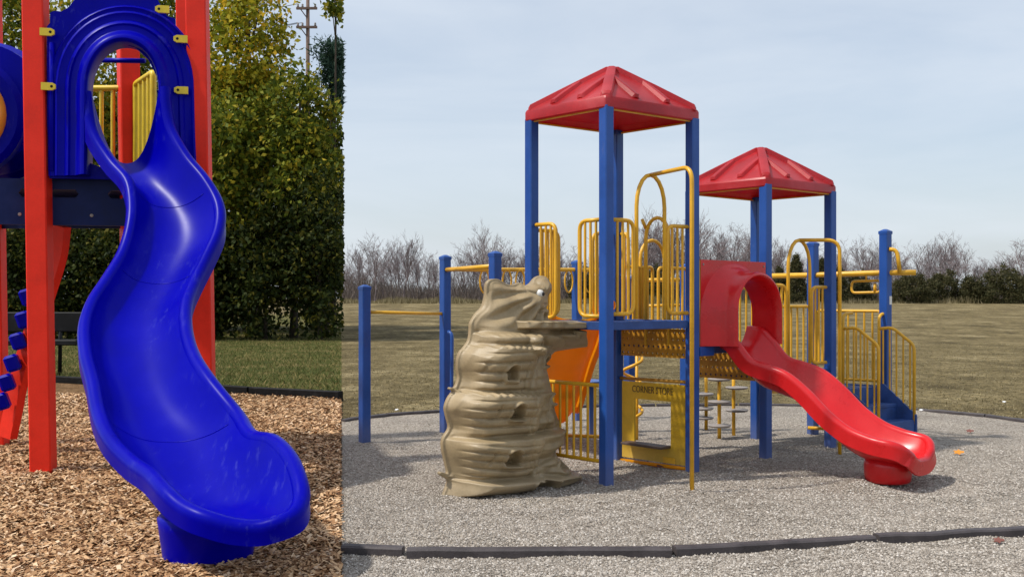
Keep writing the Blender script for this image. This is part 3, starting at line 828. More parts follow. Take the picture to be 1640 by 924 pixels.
for (w_, top, g) in ((.575, 2.05, .045), (.56, 2.04, .062), (.52, 2.01, .075), (.50, 1.995, .115), (.475, 1.98, .13), (.45, 1.968, .165), (.43, 1.962, .185), (.415, 1.96, .24), (.415, 1.962, .295), (.405, 1.955, .325), (.385, 1.935, .335), (.37, 1.915, .32), (.362, 1.90, .25), (.36, 1.885, .015)):
    rings.append([z_(P0, 0) + pS * x + UP * z + dS * g for x, z in arch_pts(w_, top)])
m.loft(rings, False); m.build('hood', M['red'], slide, auto=45)
m = MB(); m.tube([z_(R1 + pS * .085 + dS * .02, ZM), z_(R1 + pS * .085 + dS * .02, 2.07)], .02, 8); m.build('panel_bar', M['yellow'], PS, smooth=True)
m = MB(); d_ = pS; m.box(z_(R1 + pS * .16 + dS * .03, ZM - .045), .11, .03, .045, pS, dS, UP, .004); m.build('deck_bracket', M['blue'], PS)

# orange slide going away at the back of the tall tower
q0 = lp(L1, B1, .5); dO, sO = V((-.10, .995, 0)), V((.995, .10, 0))
st = []
for s, zf, w_ in ((-.02, 1.49, .33), (.25, 1.36, .33), (.6, 1.08, .32), (1.0, .84, .31), (1.4, .55, .30), (1.8, .27, .29), (2.05, .22, .27), (2.2, .25, .14)):
    c = q0 + dO * s + V((.0, 0, 0)); st.append((z_(c - sO * w_, zf + .16), z_(c, zf), z_(c + sO * w_, zf + .16)))
o, _ = trough('slide', st, 'orange', PS, thick=.02, p=3.0, skirt=.03)
o['label'] = 'orange slide behind the dragon climbing wall'
m = MB(); m.lathe([(.14, 0), (.14, .22)], z_(q0 + dO * 1.95, 0), UP, 16); m.build('pedestal', M['orange'], o, smooth=True)
m = MB(); qb = at(945, 612, 12.8); m.box(qb, .22, .18, .02, PU, PW, UP, .004); m.box(qb - UP * .36, .03, .03, .36, PU, PW, UP); m.build('low_step', M['blue'], PS)
m = MB(); m.tube([at(905, 697, 12.6), at(962, 699, 12.4)], .022, 8); m.build('low_rail', M['yellow'], PS, smooth=True)

# dragon climbing wall -----------------------------------------------------
ZO = [(65, 900), (85, 850), (90, 822), (60, 803), (62, 790), (88, 796), (82, 757), (70, 700), (72, 660), (95, 620), (86, 575), (80, 540), (93, 503), (110, 478), (97, 470), (100, 462), (118, 462), (132, 425), (127, 385), (130, 348), (140, 322), (150, 312),
      (172, 280), (178, 240), (180, 212), (200, 177), (224, 150), (236, 112), (239, 68), (246, 50), (262, 41), (285, 42), (305, 54), (322, 62), (345, 63), (368, 55), (382, 63), (396, 66), (412, 58), (425, 42), (438, 32), (455, 28), (473, 35), (484, 52),
      (486, 72), (478, 98), (464, 118), (461, 140), (468, 170), (480, 196), (505, 202), (555, 202), (598, 205), (602, 220), (598, 238), (590, 246), (588, 310), (562, 320), (505, 328), (478, 340), (458, 362), (452, 385), (456, 412), (462, 445), (468, 480),
      (468, 520), (474, 550), (488, 585), (499, 612), (498, 640), (492, 668), (491, 698), (478, 715), (476, 732), (498, 758), (520, 785), (540, 808), (552, 828), (540, 838), (510, 842), (480, 850), (420, 866), (330, 880), (200, 892), (130, 898)]
OUT = [(680 + x / 2.431, 430 + y / 2.431) for x, y in ZO]
DB0, DB1 = gnd(707, 798), gnd(906, 771)
dD = (DB1 - DB0).normalized(); nD = V((dD.y, -dD.x, 0))
def on_plane(px, py):
    k = (px - CX) / F
    t = (k * DB0.y - DB0.x) / (dD.x - k * dD.y)
    q = DB0 + dD * t
    return V((q.x, q.y, zat(py, q.y)))
oa = np.array(OUT)
def densify(P, step):
    out = []
    for i in range(len(P)):
        a, b = P[i], P[(i + 1) % len(P)]; n = max(1, int(np.hypot(*(b - a)) / step))
        out += [a + (b - a) * k / n for k in range(n)]
    return np.array(out)
cl = np.vstack([oa, oa[:3]]); sm = spline(np.vstack([oa, oa[:1]]), 4)[:-1]
bd = sm
def pin(P, B):
    x, y = P[:, 0][:, None], P[:, 1][:, None]
    x0, y0 = B[:, 0][None], B[:, 1][None]; x1, y1 = np.roll(B[:, 0], -1)[None], np.roll(B[:, 1], -1)[None]
    c = ((y0 > y) != (y1 > y)) & (x < (x1 - x0) * (y - y0) / (y1 - y0 + 1e-12) + x0)
    return c.sum(1) % 2 == 1
gx, gy = np.meshgrid(np.arange(698, 932, 1.2), np.arange(438, 802, 1.2))
G = np.stack([gx.ravel(), gy.ravel()], 1)
G = G[pin(G, bd)]
dist = np.array([np.sqrt(((bd - g) ** 2).sum(1)).min() for g in G])
G, dist = G[dist > 1.2], dist[dist > 1.2]
pts2 = [V((float(a), float(b))) for a, b in np.vstack([bd, G])]
nb = len(bd)
res = delaunay_2d_cdt(pts2, [(i, (i + 1) % nb) for i in range(nb)], [], 1, 1e-4)
P2D = np.array([(p.x, p.y) for p in res[0]])
bdd = densify(bd, .6)
dd = np.array([np.sqrt(((bdd - g) ** 2).sum(1)).min() for g in P2D])
x, y = P2D[:, 0], P2D[:, 1]
def sstep(a, b, v): t = np.clip((v - a) / (b - a), 0, 1); return t * t * (3 - 2 * t)
def gauss(a, s): return np.exp(-(a / s) ** 2)
def blob(cx, cy, rx, ry): return np.clip(1 - ((x - cx) / rx) ** 2 - ((y - cy) / ry) ** 2, 0, 1)
tower_top = 536.0
inT = sstep(524, 540, y)
hd = sstep(500, 530, y)
Dp = .02 * sstep(2, 6, dd) + (.05 + .08 * hd) * sstep(3, 30, dd)
cxm = 772 - (y - 700) * .02
cyl = np.sqrt(np.clip(1 - ((x - cxm) / 60) ** 2, 0, 1))
Dp += inT * .15 * cyl * sstep(3, 16, dd)
Dp += .10 * np.sqrt(blob(862, 690, 46, 140)) * inT + .14 * np.sqrt(blob(870, 765, 48, 40)) * sstep(0, 14, dd)
# storeys that jut out over each other, with wavy battlements
for y0, amp, sl_ in ((535, .05, .0), (553, .075, .02), (627, .11, .02), (698, .11, -.08), (764, .13, -.06)):
    y_s = y - (y0 + sl_ * (x - 770)); yy = y_s - (0 + 1.9 * np.sign(np.sin(x * .62)) * np.abs(np.sin(x * .62)) ** .5 * (y0 < 650) * (x < 832) + .5 * np.sin(x * .11))
    xm = sstep(705, 730, x) * (1 - sstep(888, 905, x)) if y0 > 650 else (1 - sstep(815, 850, x) * .7)
    Dp += xm * amp * (sstep(-1.5, .9, yy) - .8 * sstep(9, 45, y_s) - .2 * sstep(45, 60, y_s)) * sstep(1, 6, dd)
    Dp -= xm * .035 * gauss(y_s + 4, 3.5) * sstep(2, 9, dd)
# rounded stone courses
for lo, hi, n in ((562, 622, 4), (636, 692, 4), (706, 757, 4)):
    ph = (y - lo) / (hi - lo) * n
    wob = ph + .10 * np.sin(x * .05 + n * lo)
    cm = sstep(lo - 3, lo + 2, y) * (1 - sstep(hi - 2, hi + 3, y)) * sstep(8, 14, dd)
    lft = 1 - .8 * sstep(808, 830, x)
    Dp += cm * lft * (.034 * (1 - np.abs(2 * (wob % 1) - 1) ** 3.5) - .022)
    # vertical joints
for jx, lo, hi in ((748, 575, 600), (812, 570, 625), (758, 640, 665), (822, 636, 690), (752, 712, 740), (828, 705, 760), (850, 640, 690), (868, 706, 756)):
    Dp -= .024 * gauss(x - jx - 3 * np.sin(y * .1), 2.2) * sstep(lo, lo + 5, y) * (1 - sstep(hi - 5, hi, y))
# windows: arched hollows with a sill
for wx, wy, rw, rh in ((784, 595, 8.5, 12), (789, 655, 9, 12.5), (782, 727, 10.5, 13), (857, 579, 7, 8), (832, 772, 11, 12), (868, 640, 6, 7), (866, 745, 8, 8)):
    top = np.where(y < wy, ((x - wx) / rw) ** 2 + ((y - wy) / rh) ** 2, np.maximum(np.abs(x - wx) / rw, (y - wy) / (rh * .75)) ** 2)
    Dp -= .09 * (1 - sstep(.7, 1.1, top)) * sstep(0, 6, dd)
    Dp += .03 * gauss(np.sqrt(np.maximum(top, 0)) - 1.3, .2) * (y < wy + rh)
    Dp += .055 * gauss(y - (wy + rh * .75 + 3.5), 2.4) * (1 - sstep(rw * 1.1, rw * 1.6, np.abs(x - wx)))
# claw, arm and shelf
Dp += .13 * np.sqrt(blob(829, 549, 18, 20)) - .05 * np.sqrt(blob(829, 551, 8, 12))
for k in range(3): Dp += .03 * np.sqrt(blob(820 + 8 * k, 561, 4, 7))
sh = sstep(806, 816, x) * sstep(0, 2.5, dd)
slab = sstep(512.5, 514.5, y) * (1 - sstep(524, 527, y)) * sh
under = sstep(840, 850, x) * (1 - sstep(900, 908, x)) * gauss(y - 532, 5.5)
arm = sstep(526, 530, y) * (1 - sstep(556, 566, y)) * sstep(838, 856, x) * sstep(0, 3, dd)
Dp = Dp * (1 - .8 * slab) + .23 * slab
Dp = np.maximum(Dp, .17 * arm * (1 - .85 * under)) + .05 * np.sqrt(blob(895, 541, 13, 14)) + .03 * np.sqrt(blob(868, 548, 16, 11))
# dragon head: bulging brow, snout, cheek and swept-back frill folds
Dp += .075 * blob(852, 482, 36, 36) + .05 * blob(868, 457, 14, 16) + .035 * np.sqrt(blob(847, 462, 13, 7)) + .05 * blob(820, 500, 70, 40)
Dp -= .035 * gauss(y - 497 + .25 * (x - 850), 3) * sstep(835, 850, x) * (1 - sstep(872, 880, x))
ang = np.arctan2(y - 470, x - 862); rr_ = np.hypot(x - 862, y - 470)
Dp += .024 * np.sin(ang * 17 + .04 * rr_) * sstep(22, 40, rr_) * (1 - sstep(88, 110, rr_)) * (1 - sstep(512, 528, y)) * sstep(2, 12, dd)
Dp += .016 * np.sin(rr_ * .30) * sstep(845, 860, x) * (y < 512) * (y > 485) * sstep(2, 8, dd)
# irregular moulding on the right flank
nz = np.array([mnoise.noise(V((a * .035, b * .055, 2))) + .3 * mnoise.noise(V((a * .08, b * .11, 7))) for a, b in P2D])
Dp += nz * (.0 + .036 * sstep(815, 850, x) * sstep(530, 560, y)) * sstep(2, 10, dd)
Dp += .012 * np.sin((y + .25 * x) * .30) * sstep(822, 845, x) * sstep(600, 615, y) * sstep(3, 10, dd)
Dp = np.maximum(Dp, .005) * sstep(-.5, 2.5, dd) + .012
Bk = .03 + .12 * sstep(14, 50, dd)
bend = .0042 * np.maximum(0, x - 816) * sstep(530, 562, y)           # the right flank turns away towards the deck
dB_ = V((.10, .995, 0))
mid3 = [on_plane(a, b) + dB_ * float(k) for (a, b), k in zip(P2D, bend)]
front = [q + nD * float(d) for q, d in zip(mid3, Dp)]
back = [q - nD * float(d) for q, d in zip(mid3, Bk)]
m = MB(); n = len(front); fs = []
cnt = {}
for f in res[2]:
    a, b, c = (front[i] for i in f)
    f = tuple(f) if (b - a).cross(c - a).dot(nD) > 0 else tuple(reversed(f))
    fs.append(f); fs.append(tuple(i + n for i in reversed(f)))
    for i in range(3): cnt[(f[i], f[(i + 1) % 3])] = 1
for (i, j) in cnt:
    if (j, i) not in cnt: fs.append((j, i, i + n, j + n))
m.add(front + back, fs)
drg = m.build('climbing_wall', M['tan'], PS, smooth=True); drg['label'] = 'tan moulded dragon curled round a castle tower'
i = int(np.argmin(np.hypot(x - 851, y - 470))); ec = front[i]
m = MB(); m.lathe([(.0, .034), (.02, .03), (.034, .014), (.038, -.01)], ec, (nD + dD * .15 - UP * .05), 16, False, False); eye = m.build('eye', M['white'], drg, smooth=True)
m = MB(); m.lathe([(.0, .008), (.012, .006), (.019, -.004)], ec + (nD + dD * .15) * .031 + dD * .010 - UP * .002, (nD + dD * .3), 12, False, False); m.build('pupil', M['black'], eye, smooth=True)

# ------------------------------------------------------------------ the red-post play structure on the wood chips
LPp = V((-4.566, 10.17, 0)); RPp = V((-3.195, 10.48, 0))
LS = empty('play_structure', (-4.0, 10.8, 0), 'play structure with red posts and a twisting blue slide on wood chips', 'play structure')
eL = (RPp - LPp).normalized(); nL = V((eL.y, -eL.x, 0))
def lpost(p, top, half, ang=0.0):
    m = MB(); a = V((math.cos(ang), math.sin(ang), 0)); b = V((-a.y, a.x, 0)); k = (top / 2 - .1)
    m.box((p.x - .017 * k, p.y, k), half, half, top / 2 + .1, a, b, V((-.017, 0, 1)), .012)
    return m.build('post', M['lred'], LS)
lpost(LPp + V((.01, 0, 0)), 4.85, .100, .10); lpost(RPp + V((.115, .02, 0)), 4.95, .100, .08)
BPp = V((-4.31, 11.95, 0)); FPp = V((-5.90, 12.0, 0))
lpost(BPp, 5.2, .108, .55); lpost(FPp, 5.2, .10, .1)
BRp = V((-3.74, 12.3, 0)); lpost(BRp, 5.2, .105, .1)
# deck and its navy fascia with slots
zd = 2.93
m = MB(); dc = (LPp + RPp + BPp + BRp + FPp) / 5
m.poly([(LPp.x - .1, LPp.y + .0), (RPp.x, RPp.y), (BRp.x, BRp.y), (BPp.x, BPp.y), (FPp.x, FPp.y)], [], V((0, 0, zd - .03)), V((1, 0, 0)), V((0, 1, 0)), .06)
m.build('deck', M['ldeck'], LS)
def fascia(a, b, z0, z1, slots):
    d = (b - a).normalized(); L = (b - a).length; m = MB()
    hs = []
    for c, w_ in slots: hs.append([(c - w_ / 2, .27), (c + w_ / 2, .27), (c + w_ / 2 + .03, .31), (c + w_ / 2, .35), (c - w_ / 2, .35), (c - w_ / 2 - .03, .31)])
    m.poly([(0, 0), (L, 0), (L, z1 - z0), (0, z1 - z0)], hs, z_(a, z0), d, UP, .05)
    o = m.build('deck_fascia', M['ldeck'], LS)
    for i in range(5):
        q = z_(a, z0 + .1) + d * (L * (i + .5) / 5) + V((d.y, -d.x, 0)) * .027
        m = MB(); m.lathe([(.018, 0), (.014, .008), (0, .01)], q, V((d.y, -d.x, 0)), 10); m.build('bolt', M['greydisc'], o)
    return o
fa = LPp - eL * 1.9 + V((0, .12, 0)); fascia(fa, RPp + V((0, .1, 0)), 2.42, 2.87, [(1.72, .10), (2.06, .20), (2.54, .10)])
fascia(FPp, BPp, 2.5, 2.87, []); fascia(BPp, BRp, 2.5, 2.87, [])
# yellow rails seen through the opening
def lrail(a, b, z0, z1, n):
    m = MB(); c = [z_(a, z0), z_(b, z0), z_(b, z1), z_(a, z1)]
    m.tube(rounded_closed(c, .05), .035, 8, closed=True)
    for i in range(n):
        q = lp(a, b, (i + 1) / (n + 1)); m.tube([z_(q, z0), z_(q, z1)], .026, 6, False)
    return m.build('guardrail', M['lyellow'], LS, smooth=True)
lrail(FPp + V((.15, 0, 0)), BPp - V((.12, 0, 0)), 3.05, 4.10, 9)
lrail(lp(BPp, BRp, .08) + V((0, -.12, 0)), V((-3.86, 11.25, 0)), 3.05, 4.13, 3)
m = MB(); m.tube([at(150, 97, 11.0), at(232, 98, 10.9)], .026, 8); m.build('grab_bar', M['lblue'], LS, smooth=True)

# slide traced in depth: (left rim, floor, right rim, depth of the floor, rim lift towards the viewer)
ST = [((147, 150), (205, 262), (255, 140), 10.34, -.18), ((151, 212), (216, 272), (267, 200), 10.22, -.13), ((174, 260), (232, 290), (297, 250), 10.03, -.09), ((197, 292), (262, 320), (333, 290), 9.84, -.09),
      ((205, 325), (275, 352), (353, 330), 9.68, -.1), ((203, 362), (275, 388), (352, 372), 9.5, -.1), ((190, 405), (258, 430), (334, 415), 9.28, -.1), ((166, 445), (236, 470), (314, 455), 9.03, -.1),
      ((141, 485), (217, 512), (301, 490), 8.76, -.1), ((129, 525), (213, 552), (301, 530), 8.48, -.1), ((131, 570), (222, 600), (313, 570), 8.17, -.1), ((142, 615), (241, 648), (337, 608), 7.87, -.1),
      ((158, 660), (265, 698), (368, 650), 7.56, -.1), ((178, 702), (290, 745), (398, 688), 7.25, -.1), ((212, 738), (318, 785), (440, 702), 6.98, -.1), ((246, 760), (345, 815), (466, 734), 6.74, -.1),
      ((272, 787), (366, 824), (478, 776), 6.52, -.1), ((298, 809), (380, 833), (473, 806), 6.36, -.05), ((330, 825), (390, 840), (456, 830), 6.25, -.03), ((362, 836), (397, 842), (428, 841), 6.2, 0)]
def inset(p, i, Y, sg):
    k = 1.75 * .054 * F / Y * min(1, i / 3)                 # the rolled rim stands outside the chute by this much
    if i < 12: return (p[0] + sg * k * (1 if sg > 0 else .75), p[1])
    k *= (.75, .6, .5, .4, .3, .15, .05, .0)[i - 12] * (1 if sg > 0 else 1.6)
    d = np.array([365, 770 if i < 15 else 790]) - np.array(p); d = d / np.hypot(*d); return (p[0] + d[0] * k, p[1] + d[1] * k * .6)
st = [(at(*inset(l, i, Y, 1), Y + dl), at(*f, Y), at(*inset(r, i, Y, -1), Y + dl)) for i, (l, f, r, Y, dl) in enumerate(ST)]
slide2, rows2 = trough('slide', st, 'lblue', LS, sub=5, p=2.4, roll=.054, skirt=.075, nU=24, thick=.03)
for k in (17, 33, 61):
    m = MB(); rw = rows2[k]; m.tube([q - UP * .001 for q in rw[1:-1]], .005, 6); m.build('mould_seam', M['lblue'], slide2, smooth=True)
slide2['label'] = 'deep blue twisting slide with a bowl end'
pb = gnd(334, 898); m = MB(); pb = V((at(334, 890, 6.82).x, 6.82, 0))
m.lathe([(.275, -.02), (.285, .03), (.31, .22), (.32, .29), (.30, .31)], pb, UP, 36); m.build('pedestal', M['lblue'], slide2, smooth=True)
m = MB()
# panel with a stepped arch round the opening
Yp = 10.33; PXM = Yp / F
op = at(0, 0, Yp)
def pan(px, py, g=0.0):
    """a place on the upright panel between the posts, g metres proud of it"""
    k = (px - CX) / F; A = LPp + nL * .02
    t = (k * A.y - A.x) / (eL.x - k * eL.y); q = A + eL * t
    return V((q.x, q.y, zat(py, q.y))) + nL * g
def pan2(px, py):
    q = pan(px, py); return ((q - LPp).dot(eL), q.z)
OPEN = [(145, 262), (141, 215), (142, 165), (146, 130), (157, 100), (175, 80), (196, 72), (218, 78), (238, 97), (252, 125), (259, 160), (262, 200), (264, 240), (266, 275), (200, 282)]
PAN = [(80, 286), (79, 235), (76, 200), (76, 60), (76, 44), (81, 38), (81, 22), (87, 19), (99, 20), (110, 14), (124, -4), (150, -20), (190, -27), (228, -20), (250, -4), (262, 18), (269, 28), (281, 31), (282, 48), (287, 56), (289, 140), (291, 215), (291, 290)]
m.poly([pan2(*q) for q in PAN], [[pan2(*q) for q in OPEN]], LPp + nL * .02, eL, UP, .05)
pnl = m.build('slide_panel', M['lblue'], slide2)
def aring(dl, g, n=26):
    """arch outline around the opening, dl pixels outside it"""
    cx_, cy_ = 201, 150; rx, ry = 59 + dl, 80 + dl * .95
    pts = [(cx_ - rx - .5, 283), (cx_ - rx, 220)]
    for k in range(n + 1):
        a = PI - k * PI / n; pts.append((cx_ + rx * math.cos(a), cy_ - ry * abs(math.sin(a)) ** .9))
    pts += [(cx_ + rx + 2, 220), (cx_ + rx + 5, 283)]
    return [pan(px, py, g) for px, py in pts]
m = MB(); rings = []
for dl, g in ((63, .028), (62, .05), (59, .062), (56, .05), (53, .048), (51, .075), (48, .082), (45, .07), (36, .072), (33, .10), (29, .115), (26, .10), (18, .11), (14, .14), (9, .185), (5, .21), (1, .215), (-2, .20), (-4, .16), (-4, .02), (-4, -.1)):
    rings.append(aring(dl, g))
m.loft(rings, False); m.build('hood', M['lblue'], slide2, auto=50)
m = MB(); m.tube([pan(83, 70, .035), pan(84, 275, .035)], .035, 8); m.tube([pan(279, 75, .035), pan(281, 280, .035)], .03, 8); m.build('panel_rib', M['lblue'], slide2, smooth=True)
for px, py, sg in ((80, 57, -1), (82, 143, -1), (291, 68, 1), (292, 149, 1), (262, 21, 1)):
    q = pan(px, py, .125); m = MB(); L_ = .066
    o2 = [(-L_, -.036), (L_ * .55, -.036), (L_, -.02), (L_, .02), (L_ * .55, .036), (-L_, .036)]
    if sg > 0: o2 = [(-a, b) for a, b in reversed(o2)]
    m.poly(o2, [], q, eL, UP, .03); o = m.build('clamp', M['lyellow'], LS)
    m = MB(); m.lathe([(.014, 0), (.01, .006), (0, .007)], q + nL * .016 + eL * (sg * -.03), nL, 8); m.build('bolt', M['bench'], o)
# crawl tube with a golden bubble window on the left
tcn = at(-22, 172, 10.9); tax = V((.22, -.97, .04)).normalized()
m = MB(); m.lathe([(.62, .75), (.64, .6), (.70, .52), (.70, .42), (.64, .36), (.66, .2), (.72, .14), (.72, .02), (.66, -.02)], tcn - tax * .55, tax, 40, True, True)
tb = m.build('crawl_tube', M['lblue'], LS, auto=40)
tcn2 = at(-70, 182, 10.3)
m = MB(); m.lathe([(.46, 0), (.455, .05), (.40, .16), (.30, .25), (.16, .31), (.0, .33)], tcn2, V((.3, -.95, 0)), 32, True, False); m.build('bubble_window', M['lgold'], tb, smooth=True)
m = MB(); m.lathe([(.60, -.3), (.62, .0), (.56, .05), (.44, .03)], tcn2, V((.3, -.95, 0)), 36, True, True); m.build('collar', M['lblue'], tb, auto=40)
# curved red arch climber with blue foot pods
cpts = [at(98, 362, 11.2), at(92, 410, 11.25), at(74, 470, 11.3), at(56, 525, 11.3), at(40, 575, 11.35), at(28, 620, 11.4), at(22, 652, 11.4), at(12, 700, 11.4)]
cs = spline([tuple(p) for p in cpts], 5)
m = MB(); rings = []
for i, q in enumerate(cs):
    t = V(cs[min(i + 1, len(cs) - 1)] - cs[max(i - 1, 0)]).normalized(); sdv = V((.93, -.36, 0)); nn = t.cross(sdv).normalized(); sdv = nn.cross(t).normalized()
    q = V(q); rings.append([q - sdv * .09 - nn * .05, q + sdv * .09 - nn * .05, q + sdv * .09 + nn * .05, q - sdv * .09 + nn * .05])
m.loft(rings, True, True, True); clm = m.build('arch_climber', M['lred'], LS, auto=40)
for px, py in ((42, 476), (36, 512), (27, 546), (18, 581), (9, 612), (1, 642)):
    q = at(px, py, 11.25); m = MB()
    q = q + V((.03, -.03, 0)); m.box(q, .07, .085, .09, V((.9, .3, .3)).normalized(), V((-.3, .95, 0)).normalized(), V((-.3, -.1, .95)).normalized(), .025)
    m.build('foot_pod', M['lblue'], clm)

# ------------------------------------------------------------------ borders
def beam(a, b, w_, h, name, mat, label, cat, group, sag=.0):
    d = (b - a).normalized(); L = (b - a).length; nn = UP.cross(d); m = MB(); rings = []
    n = 9; ph = random.random() * 9
    for i in range(n + 1):
        t = i / n; c = lp(a, b, t); e = 1.0
        wob = .006 * mnoise.noise(V((t * 3 + ph, 1, 1))); k = .012
        s = 0.985 if i in (0, n) else 1
        c = c + nn * wob
        hh = h + .008 * mnoise.noise(V((t * 4 + ph, 5, 1)))
        ww = w_ / 2 * s
        rings.append([c - nn * ww - UP * .05, c + nn * ww - UP * .05, c + nn * ww + UP * (hh - k), c + nn * (ww - k) + UP * hh * s, c - nn * (ww - k) + UP * hh * s, c - nn * ww + UP * (hh - k)])
    m.loft(rings, True, True, True)
    o = m.build(name, mat, None); tag(o, label, cat, group); return o
G1 = 'black border timbers round the gravel'
def g3(px, py): return gnd(px, py)
fr = [((549, 888.5), (646, 892)), ((652, 895), (1074, 893)), ((1080, 892.5), (1398, 873.5)), ((1403, 872), (1668, 858))]
fl = ['short black border timber at the wood chip edge, leftmost of the front row', 'long black border timber in the foreground before the dragon wall and corner store', 'black border timber in the foreground below the foot of the red slide', 'rightmost black border timber in the foreground gravel']
for (a, b), l in zip(fr, fl): beam(g3(*a), g3(*b), .09, .072, 'border_timber', M['timber'], l, 'border timber', G1)
BK = [((549, 677), (618, 668)), ((620, 667.6), (702, 662)), ((705, 661.8), (806, 657.3)), ((810, 657.2), (922, 654.0)), ((925, 654), (1048, 652)), ((1052, 652), (1180, 651)), ((1184, 651), (1330, 653.5)), ((1334, 653.6), (1470, 659.4)), ((1474, 659.7), (1578, 668.8)), ((1582, 669.2), (1660, 681))]
bl = ['back border timber left of the lowest blue post, at the wood chip edge', 'back border timber between the two leftmost blue posts', 'back border timber passing behind the dragon wall', 'back border timber seen through the yellow rail fence', 'back border timber seen through the corner store window', 'back border timber behind the step pods',
      'back border timber behind the red slide', 'back border timber behind the foot of the blue stairs', 'grey back border timber just right of the blue stairs', 'rightmost back border timber at the far edge of the gravel']
for (a, b), l in zip(BK, bl): beam(g3(*a), g3(*b), .09, .055, 'border_timber', M['timber'], l, 'border timber', 'border timbers at the far edge of the gravel')
el = ['black plastic edging between wood chips and lawn, rightmost piece', 'black plastic edging just right of the blue slide, second piece from the right', 'black plastic edging hidden mostly behind the blue slide', 'black plastic edging below the bench, left of the blue slide']
for i in range(4): beam(EDGE[i] + (EDGE[i + 1] - EDGE[i]).normalized() * .02, EDGE[i + 1] - (EDGE[i + 1] - EDGE[i]).normalized() * .02, .14, .15, 'border_edging', M['edge'], el[i], 'edging', 'black edging of the wood chip bed')

# bench on the lawn
bc = gnd(60, 601); ben = empty('park_bench', (bc.x, bc.y, 0), 'black park bench on the lawn behind the red posts', 'bench')
Yb = bc.y; x0, x1 = at(-60, 0, Yb).x, at(131, 0, Yb).x
m = MB()
m.box(((x0 + x1) / 2, Yb + .25, zat(516, Yb)), (x1 - x0) / 2, .03, .22, bev=.02); m.build('backrest', M['bench'], ben)
m = MB(); m.box(((x0 + x1) / 2, Yb, zat(548, Yb)), (x1 - x0) / 2, .28, .06, bev=.02); m.build('seat', M['bench'], ben)
for px in (-40, 88):
    xx = at(px, 0, Yb).x; m = MB(); m.tube([V((xx, Yb - .2, -.05)), V((xx, Yb - .2, zat(552, Yb)))], .045, 8); m.tube([V((xx, Yb + .25, -.05)), V((xx, Yb + .28, zat(505, Yb)))], .045, 8)
    m.build('leg', M['bench'], ben, smooth=True)

# small things on the gravel and grass
def leaf(px, py, col, s, label, name='fallen_leaf', cat='leaf', group='fallen leaves on the gravel'):
    g = gnd(px, py); m = MB(); n = 11; pts = []
    for k in range(n):
        a = k * 2 * PI / n; r = s * (1 if k % 2 == 0 else .55); pts.append((r * math.cos(a), r * math.sin(a)))
    m.poly(pts, [], z_(g, .05), V((1, 0, .15)).normalized(), V((0, 1, .35)).normalized(), .004)
    o = m.build(name, col, None); tag(o, label, cat, group)
Mo = coat('orange_leaf', (.72, .27, .02), .6); Mr = coat('red_brown_leaf', (.20, .07, .05), .7); Mw = coat('white_scrap', (.75, .75, .74), .6)
leaf(1535, 731, Mo, .06, 'orange fallen leaf on gravel right of the red slide'); leaf(1553, 696, Mr, .05, 'red brown leaf on gravel beyond the orange one')
leaf(1057, 754, Mr, .045, 'red brown leaf lying below the corner store panel'); leaf(1599, 876, Mr, .04, 'small brown leaf on the gravel outside the front border')
leaf(1475, 661.5, Mw, .032, 'crumpled white scrap on the back border right of the stairs', 'paper_scrap', 'litter', 'white scraps on the grass')
leaf(635, 661, Mw, .032, 'small white scrap on the grass between the two leftmost blue posts', 'paper_scrap', 'litter', 'white scraps on the grass')
leaf(1608, 648, Mw, .032, 'small white scrap on the grass at the right edge', 'paper_scrap', 'litter', 'white scraps on the grass')

# ------------------------------------------------------------------ the leafy wood on the left
def np_mesh(name, verts, faces, mat, parent=None, loc=V()):
    me = bpy.data.meshes.new(name); verts = np.asarray(verts, float) - np.array(loc)
    n = len(verts); k = faces.shape[1]
    me.vertices.add(n); me.vertices.foreach_set('co', verts.ravel())
    me.loops.add(faces.size); me.loops.foreach_set('vertex_index', faces.ravel().astype(np.int32))
    me.polygons.add(len(faces)); me.polygons.foreach_set('loop_start', np.arange(0, faces.size, k, dtype=np.int32))
    try: me.polygons.foreach_set('loop_total', np.full(len(faces), k, dtype=np.int32))
    except Exception: pass
    me.update(calc_edges=True); me.materials.append(mat)
    o = bpy.data.objects.new(name, me); COL.objects.link(o); place(o, loc, parent); return o
def leaves(centers, size, aspect=.62, droop=.4, upbias=.5):
    """one bent four-cornered leaf per centre"""
    n = len(centers); d = RNG.normal(size=(n, 3)); d[:, 2] -= droop; d /= np.linalg.norm(d, axis=1)[:, None]
    u = RNG.normal(size=(n, 3)); u[:, 2] += upbias; s = np.cross(d, u); s /= np.linalg.norm(s, axis=1)[:, None] + 1e-9
    L = size * RNG.uniform(.6, 1.25, n)[:, None]
    nn = np.cross(s, d) * L * .12
    P = np.stack([centers - d * L * .5, centers + s * L * aspect * .5 + nn, centers + d * L * .5, centers - s * L * aspect * .5 + nn], 1)
    return P.reshape(-1, 3), np.arange(n * 4).reshape(n, 4)
def clumpy(c, rad, nclump, per, cr, shell=.45, gaps=None):
    """leaf centres in clumps filling an uneven ellipsoid"""
    c = np.array(c); rad = np.array(rad)
    d = RNG.normal(size=(nclump, 3)); d /= np.linalg.norm(d, axis=1)[:, None]
    nclump = int(nclump * .72); d = d[:nclump]
    r = (shell + (1 - shell) * RNG.random(nclump) ** .6)
    lump = np.array([1 + .45 * mnoise.noise(V(tuple(q * 1.7 + c))) for q in d])
    cc = c + d * rad * (r * lump)[:, None]
    k = RNG.uniform(.45, 1.3, nclump)
    P = (cc[:, None, :] + RNG.normal(size=(nclump, per, 3)) * (cr * k)[:, None, None] * np.array([1, 1, .6])).reshape(-1, 3)
    return P, cc
WOOD = 'trees and shrubs of the leafy wood'
